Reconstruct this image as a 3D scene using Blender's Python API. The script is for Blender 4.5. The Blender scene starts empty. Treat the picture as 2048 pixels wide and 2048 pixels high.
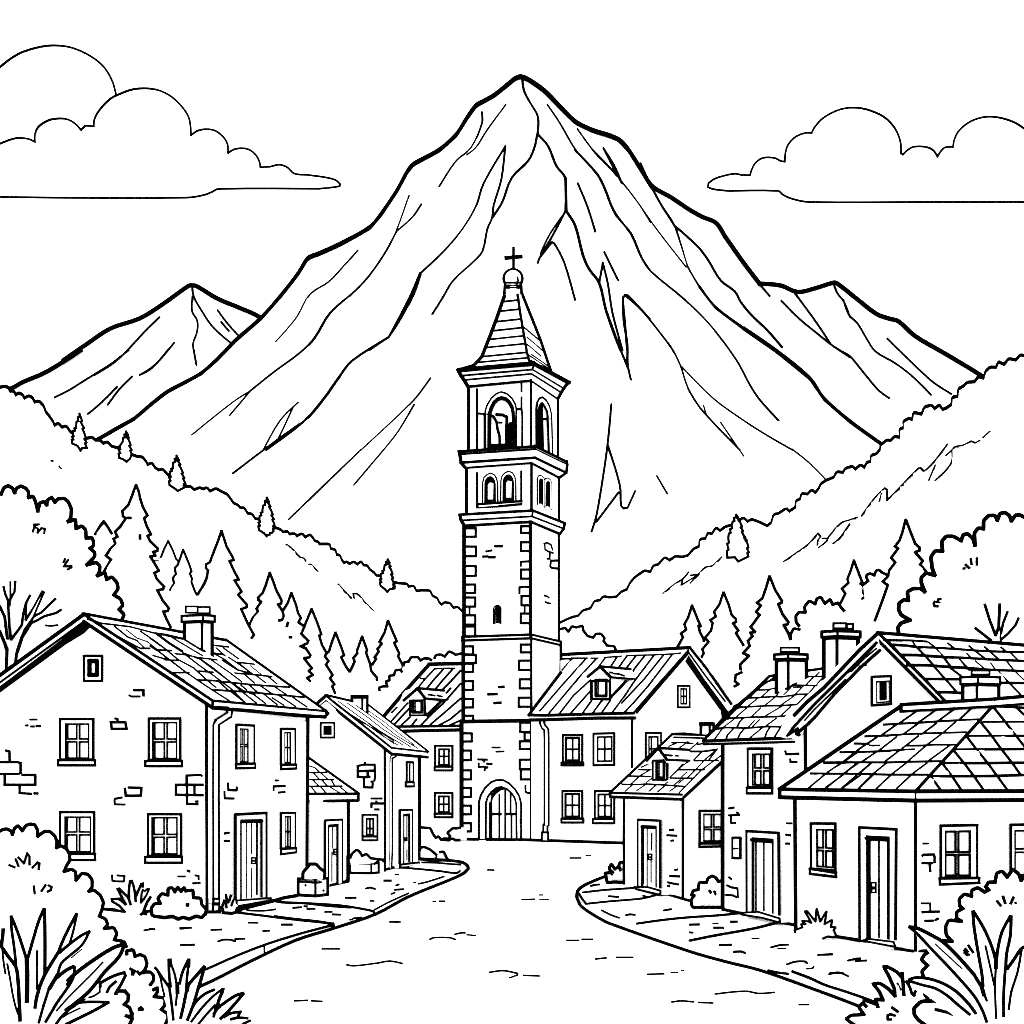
import bpy, math, random
from mathutils import Vector
from mathutils.bvhtree import BVHTree
from math import radians, sin, cos, pi, sqrt

# ---------------------------------------------------------------- camera, sky, sun, exposure
H, F, CX, HZ = 2.7, 2048.0, 1024.0, 1580.0        # eye height, focal length, centre column, horizon row (2048 px frame)
scn = bpy.context.scene
col = scn.collection
cam = bpy.data.objects.new("camera", bpy.data.cameras.new("camera"))
col.objects.link(cam)
cam.location = (0, 0, H)
cam.rotation_euler = (radians(90), 0, 0)
cam.data.sensor_width = 36
cam.data.lens = 36
cam.data.shift_y = (HZ - 1024) / 2048
cam.data.clip_start, cam.data.clip_end = 0.1, 6000
scn.camera = cam
SUN_EL, SUN_ROT = radians(42), radians(183)
wd = bpy.data.worlds.new("World")
scn.world = wd
wd.use_nodes = True
nt = wd.node_tree
sky = nt.nodes.new("ShaderNodeTexSky")
sky.sky_type = 'NISHITA'
sky.sun_disc = False
sky.sun_elevation, sky.sun_rotation = SUN_EL, SUN_ROT
mix = nt.nodes.new("ShaderNodeMix")               # overcast: an even white cloud cover over the clear sky
mix.data_type = 'RGBA'
mix.inputs[0].default_value = .85
mix.inputs[7].default_value = (7, 7, 7, 1)
nt.links.new(sky.outputs[0], mix.inputs[6])
nt.links.new(mix.outputs[2], nt.nodes["Background"].inputs[0])
nt.nodes["Background"].inputs[1].default_value = 0.15
sun = bpy.data.objects.new("sun", bpy.data.lights.new("sun", 'SUN'))
col.objects.link(sun)
sun.data.energy, sun.data.angle, sun.data.color = .6, radians(80), (1, .98, .95)
sd = Vector((sin(SUN_ROT) * cos(SUN_EL), cos(SUN_ROT) * cos(SUN_EL), sin(SUN_EL)))
sun.rotation_euler = sd.to_track_quat('Z', 'Y').to_euler()
scn.view_settings.view_transform = 'Standard'
scn.view_settings.look = 'None'
scn.view_settings.gamma = 1
scn.view_settings.exposure = 2.1
scn.cycles.use_denoising = False
scn.cycles.filter_width = 1.0
scn.cycles.max_bounces = 8
scn.cycles.diffuse_bounces = 6

# ---------------------------------------------------------------- materials
def paint(name, lo, hi, scale):
    m = bpy.data.materials.new(name)
    m.use_nodes = True
    t = m.node_tree
    b = t.nodes["Principled BSDF"]
    b.inputs["Roughness"].default_value = 1
    b.inputs["Specular IOR Level"].default_value = 0
    n = t.nodes.new("ShaderNodeTexNoise")
    n.inputs["Scale"].default_value = scale
    c = t.nodes.new("ShaderNodeTexCoord")
    r = t.nodes.new("ShaderNodeMapRange")
    r.inputs["To Min"].default_value, r.inputs["To Max"].default_value = lo, hi
    t.links.new(c.outputs["Object"], n.inputs["Vector"])
    t.links.new(n.outputs["Fac"], r.inputs["Value"])
    t.links.new(r.outputs[0], b.inputs["Base Color"])
    return m
M = {k: paint(k, *v) for k, v in dict(
    white_plaster=(.8, .85, 3), white_tile=(.8, .85, 5), white_stone=(.8, .85, 2), white_joinery=(.8, .84, 9),
    white_foliage=(.8, .85, 4), white_rock=(.8, .85, .05), white_paving=(.8, .85, 1.5), white_cloud=(.82, .85, .02),
    black_ink=(.0, .0005, 6)).items()}
INK = M['black_ink']

# ---------------------------------------------------------------- reading the drawing: windows of the photograph, 1932 units wide
CR = dict(a=(0, 1200, 400), b=(300, 1200, 400), c=(0, 1600, 400), d=(300, 1550, 400), e=(600, 1300, 400), f=(550, 1500, 400),
          g=(850, 450, 400), h=(850, 750, 400), i=(850, 1050, 400), j=(850, 1350, 400), k=(1050, 1250, 400), l=(1150, 1450, 400),
          m=(1380, 1200, 400), n=(1648, 1200, 400), o=(1380, 1550, 400), p=(1648, 1550, 400), q=(1648, 1648, 400),
          r=(0, 1748, 300), s=(200, 1748, 300), t=(0, 900, 400), u=(300, 1000, 400), v=(550, 1000, 400), w=(0, 700, 600),
          x=(1300, 1000, 400), y=(1648, 950, 400), A=(1100, 700, 600), B=(1448, 600, 600), D=(700, 100, 600),
          E=(300, 300, 600), F=(1100, 300, 600), G=(0, 50, 700), H=(1348, 150, 700), Z=(0, 0, 2048))
def cv(c, x, y):
    X, Y, s = CR[c]
    return (X + x * s / 1932, Y + y * s / 1932)
def PX(c, txt):
    return [cv(c, *map(float, p.split(','))) for p in txt.split()]
def S(c, txt):                       # "4 x,y x,y | 3 x,y x,y": width in frame pixels, then a stroke
    out, w = [], 4
    for seg in txt.split('|'):
        tk = seg.split()
        if ',' not in tk[0]:
            w = float(tk[0])
            tk = tk[1:]
        out.append((w, [cv(c, *map(float, p.split(','))) for p in tk]))
    return out
def RC(c, x0, y0, x1, y1):
    return PX(c, f"{x0},{y0} {x1},{y0} {x1},{y1} {x0},{y1}")
def boxes(c, w, txt):                # "x0,y0,x1,y1 ..." -> closed rectangles
    out = []
    for b in txt.split():
        x0, y0, x1, y1 = map(float, b.split(','))
        out.append((w, PX(c, f"{x0},{y0} {x1},{y0} {x1},{y1} {x0},{y1} {x0},{y0}")))
    return out

CAM = Vector((0, 0, H))
RZ = -.13                            # the road lies a kerb's height below the pavements
def ray(x, y):
    return Vector(((x - CX) / F, 1, (HZ - y) / F))
def at(x, y, Y):
    return CAM + ray(x, y) * Y
def gnd(x, y, z=0.0):
    d = F * (H - z) / (y - HZ)
    return Vector(((x - CX) / F * d, d, z))
class Plane:
    def __init__(s, p, n):
        s.p, s.n = p, n.normalized()
        if s.n.dot(CAM - p) < 0: s.n = -s.n
    def hit(s, x, y, off=0.0):
        r = ray(x, y)
        q = s.p + s.n * off
        return CAM + r * ((q - CAM).dot(s.n) / r.dot(s.n))
def vplane(p, q):
    d = q - p
    return Plane(p, Vector((d.y, -d.x, 0)))
def vp(x1, Y1, x2, Y2):
    return vplane(at(x1, HZ, Y1), at(x2, HZ, Y2))

# ---------------------------------------------------------------- mesh builder: painted faces and inked strokes in one mesh
class MB:
    def __init__(s): s.v, s.f, s.m, s.bvh, s.nf, s.last = [], [], [], None, 0, None
    def face(s, pts, mat=0):
        b = len(s.v)
        s.v += [Vector(p) for p in pts]
        if len(pts) == 4:                        # split, so that strokes are laid on the very surface that renders
            s.f += [[b, b + 1, b + 2], [b, b + 2, b + 3]]
            s.m += [mat, mat]
            return
        s.f.append(list(range(b, b + len(pts))))
        s.m.append(mat)
    def prism(s, pts, vec, mat=0):
        q = [p + vec for p in pts]
        s.face(pts, mat)
        s.face(q[::-1], mat)
        for k in range(len(pts)):
            l = (k + 1) % len(pts)
            s.face([pts[k], q[k], q[l], pts[l]], mat)
    def loft(s, rings, mat=0, closed=True, caps=True):
        b = len(s.v)
        n = len(rings[0])
        for r in rings: s.v += [Vector(p) for p in r]
        for k in range(len(rings) - 1):
            for j in range(n if closed else n - 1):
                l = (j + 1) % n
                q = [b + k * n + j, b + k * n + l, b + (k + 1) * n + l, b + (k + 1) * n + j]
                if mat: s.f.append(q); s.m.append(mat)
                else: s.f += [q[:3], [q[0], q[2], q[3]]]; s.m += [0, 0]
        if caps:
            s.f.append([b + j for j in range(n)][::-1]); s.m.append(mat)
            s.f.append([b + (len(rings) - 1) * n + j for j in range(n)]); s.m.append(mat)
    def tube(s, pts, rad, mat=1, n=6):
        T = []
        for k in range(len(pts)):
            d = pts[min(k + 1, len(pts) - 1)] - pts[max(k - 1, 0)]
            T.append(d.normalized() if d.length > 1e-9 else Vector((1, 0, 0)))
        u = T[0].cross(Vector((0.03, 1, 0.05)))
        if u.length < .05: u = T[0].cross(Vector((1, 0, 0)))
        rings = []
        for p, t, r in zip(pts, T, rad):
            u = (u - t * u.dot(t))
            if u.length < 1e-6: u = t.orthogonal()
            u.normalize()
            w = t.cross(u)
            rings.append([p + (u * cos(2 * pi * j / n) + w * sin(2 * pi * j / n)) * r for j in range(n)])
        s.loft(rings, mat)
    def ink(s, pts, w, lift=0.0, up=None):
        """a stroke of width w (frame pixels at its own distance) along 3-D points, broken at sharp corners"""
        P = [pts[0]]
        for p in pts[1:]:
            if (p - P[-1]).length > 1e-5: P.append(p)
        if len(P) < 2: return
        runs, cur = [], [P[0]]
        for k in range(1, len(P)):
            cur.append(P[k])
            if k < len(P) - 1 and (P[k] - P[k - 1]).angle(P[k + 1] - P[k]) > .7:
                runs.append(cur); cur = [P[k]]
        runs.append(cur)
        for c in runs:
            rad = [(max(w, 1.6) + 1.5 + .25 * max(0, w - 3.8)) * .5 * p.y / F for p in c]
            a, b = (c[0] - c[1]).normalized(), (c[-1] - c[-2]).normalized()
            c = [c[0] + a * rad[0] * .6] + c[1:-1] + [c[-1] + b * rad[-1] * .6]
            if up is not None: c = [p + up * r * lift for p, r in zip(c, rad)]
            else: c = [p + (CAM - p).normalized() * r * lift for p, r in zip(c, rad)]
            for k in range(len(c)):                       # strokes along the foot of a wall stay above the paving
                for zg in (0, RZ):
                    if zg - rad[k] * 1.2 < c[k].z < zg + rad[k] * .8 and (zg == 0) == (c[k].y < 50): c[k].z = zg + rad[k] * .8
            s.tube(c, rad)
    def hit(s, x, y):
        nf = sum(1 for k in s.m if k == 0)
        if s.bvh is None or s.nf != nf:
            s.nf = nf
            s.bvh = BVHTree.FromPolygons(s.v, [f for f, k in zip(s.f, s.m) if k == 0])
        r = ray(x, y)
        p, nrm, idx, d = s.bvh.ray_cast(CAM, r.normalized())
        if p is not None: s.last = Plane(p, nrm)
        elif s.last is None:
            f = s.f[s.m.index(0)]
            s.last = Plane(s.v[f[0]], (s.v[f[1]] - s.v[f[0]]).cross(s.v[f[2]] - s.v[f[1]]))
        return p
    def draw(s, strokes, lift=.6, dense=14):
        """strokes given in frame pixels, laid on the painted faces they fall on"""
        for w, px in strokes:
            if dense:
                q = [px[0]]
                for k in range(1, len(px)):
                    n = max(1, int(math.hypot(px[k][0] - px[k - 1][0], px[k][1] - px[k - 1][1]) / dense))
                    for j in range(1, n + 1):
                        q.append((px[k - 1][0] + (px[k][0] - px[k - 1][0]) * j / n, px[k - 1][1] + (px[k][1] - px[k - 1][1]) * j / n))
                px = q
            hits = [s.hit(*p) for p in px]
            got = [h for h in hits if h is not None]
            out = []
            for k, h in enumerate(hits):
                if h is None:
                    if got:
                        near = min((abs(j - k), j) for j, g in enumerate(hits) if g is not None)[1]
                        h = at(px[k][0], px[k][1], hits[near].y) if dense else None
                        if h is None:
                            s.hit(*px[near]); h = s.last.hit(*px[k])
                    else:
                        h = s.last.hit(*px[k])
                out.append(h)
            s.ink(out, w + (.55 if w < 5 else 0), lift)
    def flat(s, plane, strokes, off=0.0, lift=.2):
        for w, px in strokes: s.ink([plane.hit(x, y, off) for x, y in px], w, lift)
    def build(s, name, root, parent=None, mat='white_plaster'):
        o0 = ORG.get(root.name, Vector((0, 0, 0))) if root is not None else Vector((0, 0, 0))
        me = bpy.data.meshes.new(name)
        me.from_pydata([p - o0 for p in s.v], [], s.f)
        me.materials.append(M[mat]); me.materials.append(INK)
        me.polygons.foreach_set('material_index', s.m)
        me.update()
        o = bpy.data.objects.new(name, me)
        col.objects.link(o)
        p = parent if parent is not None else root
        if p is not None: o.parent = p
        return o
ORG = {}
def tag(o, label, cat, group=None):
    o['label'], o['category'] = label, cat
    if group: o['group'] = group
    return o
def thing(name, base, label, cat, group=None):
    o = bpy.data.objects.new(name, None)
    col.objects.link(o)
    o.location = base
    o.empty_display_size = .3
    ORG[o.name] = Vector(base)
    return tag(o, label, cat, group)
def single(mb, name, base, label, cat, mat, group=None):      # a thing that is one mesh, origin at its base
    class R: pass
    r = R(); r.name = '__s'; ORG['__s'] = Vector(base)
    o0 = ORG['__s']
    me = bpy.data.meshes.new(name)
    me.from_pydata([p - o0 for p in mb.v], [], mb.f)
    me.materials.append(M[mat]); me.materials.append(INK)
    me.polygons.foreach_set('material_index', mb.m)
    o = bpy.data.objects.new(name, me)
    col.objects.link(o)
    o.location = base
    return tag(o, label, cat, group)
def structure(mb, name, mat):
    o = mb.build(name, None, None, mat)
    o['kind'] = 'structure'
    return o

def lerp(a, b, t): return a + (b - a) * t
def q2(q, u, v):
    tl, tr, br, bl = q
    return tuple(lerp(lerp(tl[i], tr[i], u), lerp(bl[i], br[i], u), v) for i in (0, 1))
def insetq(q, l, t, r, b):
    w = math.hypot(q[1][0] - q[0][0], q[1][1] - q[0][1]); h = math.hypot(q[3][0] - q[0][0], q[3][1] - q[0][1])
    return [q2(q, l / w, t / h), q2(q, 1 - r / w, t / h), q2(q, 1 - r / w, 1 - b / h), q2(q, l / w, 1 - b / h)]

def window(root, pl, quad, inset=(8, 8, 7, 3), bars=(.5, .5), gap=5, wo=4.4, wi=3, wp=3, jamb=6, sill=None, parent=None, proud=.04, fill=None):
    """frame ring, a pane with glazing bars set inside it, and a projecting sill"""
    inn = insetq(quad, *inset)
    f = MB()
    O = [pl.hit(x, y, proud) for x, y in quad]; O0 = [pl.hit(x, y, -.02) for x, y in quad]
    I = [pl.hit(x, y, proud) for x, y in inn]; I0 = [pl.hit(x, y, .004) for x, y in inn]
    for k in range(4):
        l = (k + 1) % 4
        f.face([O[k], O[l], I[l], I[k]]); f.face([O0[k], O0[l], O[l], O[k]]); f.face([I[k], I[l], I0[l], I0[k]])
    f.ink(O + O[:1], wo, .2)
    fo = f.build('window', root, parent, 'white_joinery')
    p = MB()
    p.face([pl.hit(x, y, .006) for x, y in inn])
    w = math.hypot(inn[1][0] - inn[0][0], inn[1][1] - inn[0][1]); h = math.hypot(inn[3][0] - inn[0][0], inn[3][1] - inn[0][1])
    def line(wd, *uv): p.ink([pl.hit(*q2(inn, u, v), proud) for u, v in uv], wd, .2)
    if wi: line(wi, (0, 0), (1, 0), (1, 1), (0, 1), (0, 0))
    j = jamb / w if jamb else 0
    if bars and gap:
        gu, gv = gap / 2 / w, gap / 2 / h
        bu = j + (1 - j) * bars[0]
        for u0, u1 in (((j, bu - gu), (bu + gu, 1)) if bars[0] else ((j, 1),)):
            for v0, v1 in ((0, bars[1] - gv), (bars[1] + gv, 1)): line(wp, (u0, v0), (u1, v0), (u1, v1), (u0, v1), (u0, v0))
    elif bars:
        if j: line(wp, (j, 0), (j, 1))
        if bars[0]: line(wp, (j + (1 - j) * bars[0], 0), (j + (1 - j) * bars[0], 1))
        if bars[1]: line(wp, (j, bars[1]), (1, bars[1]))
    elif j: line(wp * .8, (j, 0), (j, 1))
    if fill: p.face([pl.hit(x, y, proud * .8) for x, y in insetq(inn, *fill)], 1)
    p.build('pane', root, fo, 'white_joinery')
    if sill:
        b = MB()
        Q = [pl.hit(x, y, .1) for x, y in sill]
        b.prism(Q, -pl.n * .12)
        b.ink(Q + Q[:1], wo, .2)
        b.build('sill', root, fo, 'white_joinery')
    return fo

def ringframe(root, pl, outer, inner, proud, wo, wi, name, mat='white_joinery', extra=None):
    f = MB()
    n = len(outer)
    O = [pl.hit(x, y, proud) for x, y in outer]; I = [pl.hit(x, y, proud) for x, y in inner]
    O0 = [pl.hit(x, y, -.02) for x, y in outer]; I0 = [pl.hit(x, y, -.02) for x, y in inner]
    for k in range(n - 1):
        f.face([O[k], O[k + 1], I[k + 1], I[k]]); f.face([O0[k], O0[k + 1], O[k + 1], O[k]]); f.face([I[k], I[k + 1], I0[k + 1], I0[k]])
    f.ink(O, wo, .2); f.ink(I, wi, .2)
    if extra: f.flat(pl, extra, proud)
    return f.build(name, root, None, mat)

def door(root, pl, outer, inner, planks, lintel=6, jamb=None, handle=None, step=None, wo=5, wi=4):
    """outer/inner px: BL TL TR BR; planks px strokes; step px quad"""
    ringframe(root, pl, outer, inner, .07, wo, wi, 'door_frame')
    d = MB()
    d.prism([pl.hit(x, y, .02) for x, y in inner], -pl.n * .05)
    d.flat(pl, planks, .02)
    t0, t1 = inner[1], inner[2]
    d.ink([pl.hit(t0[0], t0[1] + lintel * .35, .03), pl.hit(t1[0], t1[1] + lintel * .35, .03)], lintel, .2)
    if jamb: d.ink([pl.hit(inner[1][0] + jamb * .3, inner[1][1], .03), pl.hit(inner[0][0] + jamb * .3, inner[0][1], .03)], jamb, .2)
    do = d.build('door', root, None, 'white_joinery')
    if handle:
        k = MB()
        Q = [pl.hit(x, y, .06) for x, y in handle]
        k.prism(Q, -pl.n * .05)
        k.ink(Q + Q[:1], 2.6, .3)
        k.face([pl.hit(*q2(handle, u, v), .065) for u, v in ((.1, .36), (.9, .36), (.9, .72), (.1, .72))], 1)
        k.build('handle', root, do, 'white_joinery')
    if step:
        b = MB()
        Q = [pl.hit(x, y, .25) for x, y in step]
        b.prism(Q, -pl.n * .3)
        b.ink(Q + Q[:1], 3.5, .2)
        b.build('doorstep', root, None, 'white_stone')
    return do

def pipe(root, pl, path, wpx, win=4, collar=None, name='downpipe'):
    """white pipe on a wall with an inked line down either side"""
    m = MB()
    r0 = wpx * .5 * pl.hit(*path[0]).y / F
    C = [pl.hit(x, y, r0) for x, y in path]
    m.tube(C, [r0] * len(C), 0, 10)
    for sg in (-1, 1):
        L = []
        for k in range(len(C)):
            d = (C[min(k + 1, len(C) - 1)] - C[max(k - 1, 0)]).normalized()
            v = (CAM - C[k]).normalized()
            nn = d.cross(v).normalized()
            L.append(C[k] + nn * sg * r0 + v * r0 * .3)
        m.ink(L, win, .1)
    if collar:
        Q = [pl.hit(x, y, r0 * 2.2) for x, y in collar]
        m.prism(Q, -pl.n * r0 * 2)
        m.ink(Q + Q[:1], 3.5, .2)
    return m.build(name, root, None, 'white_joinery')

def slab(mb, pts, drop, top=None, low=None):
    """roof slope: polygon of 3-D points dropped by its thickness; top/low: widths inked along each edge"""
    mb.prism(pts, Vector((0, 0, -drop)))
    n = len(pts)
    for k in range(n):
        a, b = pts[k], pts[(k + 1) % n]
        if top and top[k]: mb.ink([a, b], top[k], .2)
        if low and low[k]:
            dn = Vector((0, 0, -drop))
            mb.ink([a + dn, b + dn], low[k], .2)

def tiles(mb, quad, rows, cols, w, seed, stagger=.5, keep=.93, v0=0.0, rw=None, jw=None, wob=.06, shear=0.0):
    """courses and staggered joints over a roof slope whose corners are ridge-left, ridge-right, eave-right, eave-left (px)"""
    rnd = random.Random(seed)
    st = []
    for i in range(1, rows):
        v = v0 + (1 - v0) * i / rows
        u = 0
        while u < 1:
            e = min(1, u + rnd.uniform(.25, .6))
            if rnd.random() < keep: st.append((rw or w, [q2(quad, u + .005, v + rnd.uniform(-.006, .006)), q2(quad, e - .005, v + rnd.uniform(-.006, .006))]))
            u = e
    for i in range(rows):
        va, vb = v0 + (1 - v0) * i / rows, v0 + (1 - v0) * (i + 1) / rows
        for j in range(cols + 1):
            u = (j + stagger * (i % 2) + rnd.uniform(-wob, wob)) / cols
            if .015 < u < .985 and rnd.random() < keep:
                st.append((jw or w, [q2(quad, u, va + .01), q2(quad, u + shear / cols, vb - .01)]))
    mb.draw(st)

def chimney(root, roof, roofo, xl, xc, xr, yt, yb, ybl, ybr, cap, pot, sink=.8, spread=.35, w=4.5, depth=None):
    """brick stack on a roof: corner column xc nearest, faces to xl and xr; cap=(xl,xc,xr,ytop,ybot); pots=[(x0,x1,y0,y1)]"""
    spread *= .4
    base = roof.hit(xc, yb) if depth is None else at(xc, yb, depth)
    d = base.y
    def foot(a, c, b, e=0.0):
        L, A, R = at(a, HZ, d + spread - e), at(c, HZ, d - e), at(b, HZ, d + spread - e)
        return [A, R, L + R - A, L]
    def pr(mb, ft, y0, y1, ws=4, low=True, extra=0):
        z0, z1 = at(xc, y0, ft[0].y).z - extra, at(xc, y1, ft[0].y).z
        bot = [Vector((p.x, p.y, z0)) for p in ft]; tp = [Vector((p.x, p.y, z1)) for p in ft]
        mb.prism(bot, Vector((0, 0, z1 - z0)))
        for k in (0, 1, 3): mb.ink([bot[k], tp[k]], ws if k else ws * .75, .2)
        mb.ink([tp[3], tp[0], tp[1]], ws, .2)
        if low: mb.ink([bot[3], bot[0], bot[1]], ws, .2)
    m = MB()
    pr(m, foot(xl, xc, xr), yb, yt, w + 1, False, sink)
    if ybl is not None and roof is not None:            # where the stack meets the tiles
        for a, b in (((xl, ybl), (xc, yb)), ((xc, yb), (xr, ybr))):
            P = [roof.hit(*a), roof.hit(*b)]
            if None not in P: m.ink(P, w * .9, 2)
    o = m.build('chimney', root, roofo, 'white_stone')
    c = MB()
    cl, cc, cr, c0, c1 = cap
    pr(c, foot(cl, cc, cr, .08), c1, c0, w * .85)
    for x0, x1, y0, y1 in pot:
        z0, z1 = at(xc, y1, d + .2).z, at(xc, y0, d + .2).z
        A, B = at(x0, HZ, d + .05), at(x1, HZ, d + .05)
        q = [Vector((A.x, A.y, z0)), Vector((B.x, B.y, z0)), Vector((B.x, B.y, z1)), Vector((A.x, A.y, z1))]
        c.prism(q, Vector((0, .3, 0)))
        c.ink(q + q[:1], w * .62, .2)
    c.build('chimney_cap', root, roofo, 'white_stone')
    return o

def dormer(root, roof, roofo, face, rend, lov, rov, strokes, win, back_w=4):
    """face px: BL BR TR PEAK TL on an upright plane; rend px: where its ridge meets the roof; lov/rov px: eave corners"""
    b0, b1 = roof.hit(*face[0]), roof.hit(*face[1])
    if b0 is None: b0 = roof.last.hit(*face[0])
    if b1 is None: b1 = roof.last.hit(*face[1])
    Y = min(b0.y, b1.y) - .05
    pl = Plane(Vector((0, Y, 0)), Vector((0, -1, 0)))
    m = MB()
    pts = [pl.hit(*p) for p in face]
    re = roof.hit(*rend) or roof.last.hit(*rend)
    vec = re - pts[3]
    vec.z = 0
    m.prism(pts, vec)
    m.ink(pts[:3] + pts[4:5] + pts[:1], back_w, .2)
    bt = pts[1] + Vector((0, 0, 0))
    m.draw(strokes.get('wall', []))
    d = m.build('dormer', root, None, 'white_plaster')
    r = MB()
    pk, lo, ro = pl.hit(*face[3], off=.12), pl.hit(*lov, off=.12), pl.hit(*rov, off=.12)
    pk = pk + Vector((0, 0, .06))
    for e in (lo, ro):
        r.prism([pk, e, e + vec, pk + vec], Vector((0, 0, -.08)))
        r.ink([pk, e], 5, .2)
    r.ink([ro, ro + vec], 4, .2); r.ink([pk, pk + vec], 5, .2)
    r.draw(strokes.get('roof', []))
    r.build('dormer_roof', root, d, 'white_tile')
    window(root, pl, win, (4, 2, 2, 2), None, wo=4.4, wi=0, wp=2.6, jamb=1, parent=d, proud=.03)
    return d

def inflate(mb, px, Y, D, c, n=5, back=.7):
    """closed outline at its own distance, bulged front and back into a solid body (a crown, a bush, a cloud)"""
    P = [at(x, y, Y) for x, y in px]
    C = at(c[0], c[1], Y)
    ax = (C - CAM).normalized()
    for sg, dd in ((-1, D), (1, D * back)):
        rings = []
        for k in range(n + 1):
            a = pi / 2 * k / n * .97
            rings.append([C + (p - C) * cos(a) + ax * sg * dd * sin(a) for p in P])
        b = len(mb.v)
        m = len(P)
        for r in rings: mb.v += r
        for k in range(n):
            for j in range(m):
                l = (j + 1) % m
                mb.f.append([b + k * m + j, b + k * m + l, b + (k + 1) * m + l, b + (k + 1) * m + j]); mb.m.append(0)
        mb.v.append(C + ax * sg * dd)
        for j in range(m): mb.f.append([b + n * m + j, b + n * m + (j + 1) % m, len(mb.v) - 1]); mb.m.append(0)
    return ax
def smooth(px, n=4, sharp=.75):
    """a flowing curve through the given points, keeping the sharp corners"""
    if len(px) < 3: return px
    V = [Vector((x, y)) for x, y in px]
    cut_ = [0] + [i for i in range(1, len(V) - 1) if (V[i] - V[i - 1]).length > 0 and (V[i + 1] - V[i]).length > 0 and (V[i] - V[i - 1]).angle(V[i + 1] - V[i]) > sharp] + [len(V) - 1]
    out = []
    for a, b in zip(cut_, cut_[1:]):
        P = V[a:b + 1]
        for i in range(len(P) - 1):
            p0, p1, p2, p3 = P[max(i - 1, 0)], P[i], P[i + 1], P[min(i + 2, len(P) - 1)]
            d = (p2 - p1).length
            m1 = (p2 - p0).normalized() * d * (.5 if i == 0 else 1) if (p2 - p0).length else p2 - p1
            m2 = (p3 - p1).normalized() * d * (.5 if i == len(P) - 2 else 1) if (p3 - p1).length else p2 - p1
            for k in range(n):
                t = k / n
                q = p1 * (2 * t ** 3 - 3 * t * t + 1) + m1 * (t ** 3 - 2 * t * t + t) + p2 * (3 * t * t - 2 * t ** 3) + m2 * (t ** 3 - t * t)
                out.append((q.x, q.y))
    return out + [px[-1]]
def lobes(px, c=None, k=.42):
    """rounds the outward corners of a scalloped outline and keeps its notches sharp"""
    out = [px[0]]
    for i in range(1, len(px) - 1):
        a, p, b = px[i - 1], px[i], px[i + 1]
        m = ((a[0] + b[0]) / 2, (a[1] + b[1]) / 2)
        convex = p[1] < m[1] if c is None else math.hypot(p[0] - c[0], p[1] - c[1]) > math.hypot(m[0] - c[0], m[1] - c[1])
        if not convex:
            out.append(p); continue
        q = (p[0] + (p[0] - m[0]) * .22, p[1] + (p[1] - m[1]) * .22)
        s0, s1 = (lerp(p[0], a[0], k), lerp(p[1], a[1], k)), (lerp(p[0], b[0], k), lerp(p[1], b[1], k))
        for t in (0, .25, .5, .75, 1):
            out.append(tuple((1 - t) ** 2 * s0[j] + 2 * t * (1 - t) * q[j] + t * t * s1[j] for j in (0, 1)))
    return out + [px[-1]]
def rim(mb, strokes, Y, D, R):
    """ink laid along the widest section of an inflated body"""
    for w, px in strokes:
        r = w * .5 * Y / F
        off = D * 1.05 + r * .8
        mb.ink([at(x, y, Y) + (CAM - at(x, y, Y)).normalized() * off for x, y in px], w, 0)
# ================================================================ the setting
UP = Vector((0, 0, 1))
g = MB()
g.face([Vector(p) for p in ((-2500, -60, RZ - .004), (2500, -60, RZ - .004), (2500, 3500, RZ - .004), (-2500, 3500, RZ - .004))])
structure(g, 'ground', 'white_paving')
def lay(mb, strokes, z):
    for w, px in strokes: mb.ink([gnd(x, y, z) for x, y in smooth(px)], w, .5, UP)
rd = MB()
rd.face([Vector(p) for p in ((-30, 1.5, RZ), (30, 1.5, RZ), (30, 75, RZ), (-30, 75, RZ))])
lay(rd, S('Z', """3.5 985,1699 1008,1698 | 3 1018,1690 1024,1690 | 3 1018,1699 1035,1699 | 4 655,1822 668,1824 710,1819 | 4 711,1819 735,1815 758,1819
  | 4 608,1792 640,1792 | 4 924,1836 950,1833 976,1838 | 3.5 976,1841 962,1846 | 4 988,1842 1017,1843 | 4 1069,1776 1092,1776 | 4 1098,1774 1118,1774
  | 4 1124,1811 1143,1809 | 4 1163,1808 1194,1808 | 4 1222,1840 1252,1839 | 3 1266,1836 1278,1836 | 3 1286,1832 1290,1832 | 4 1268,1892 1285,1890 1308,1892 | 4 1318,1893 1345,1894
  | 4 1350,1877 1385,1873 1410,1872 1432,1876 1460,1874 | 4 1508,1897 1525,1897 | 4 556,1890 580,1889 | 4 588,1890 607,1891""") +
  S('f', "3 1525,1470 1552,1470 | 4 1588,1470 1640,1470 | 4.5 1112,1670 1205,1672 | 4 1500,1835 1530,1822 1690,1822 1738,1836 | 4 1740,1788 1780,1778 1835,1775 | 3.5 1858,1793 1932,1800") +
  S('j', "4 1402,1777 1505,1777 | 3 1555,1753 1602,1753 | 4 610,1892 662,1894"), RZ)
structure(rd, 'road', 'white_paving')

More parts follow.
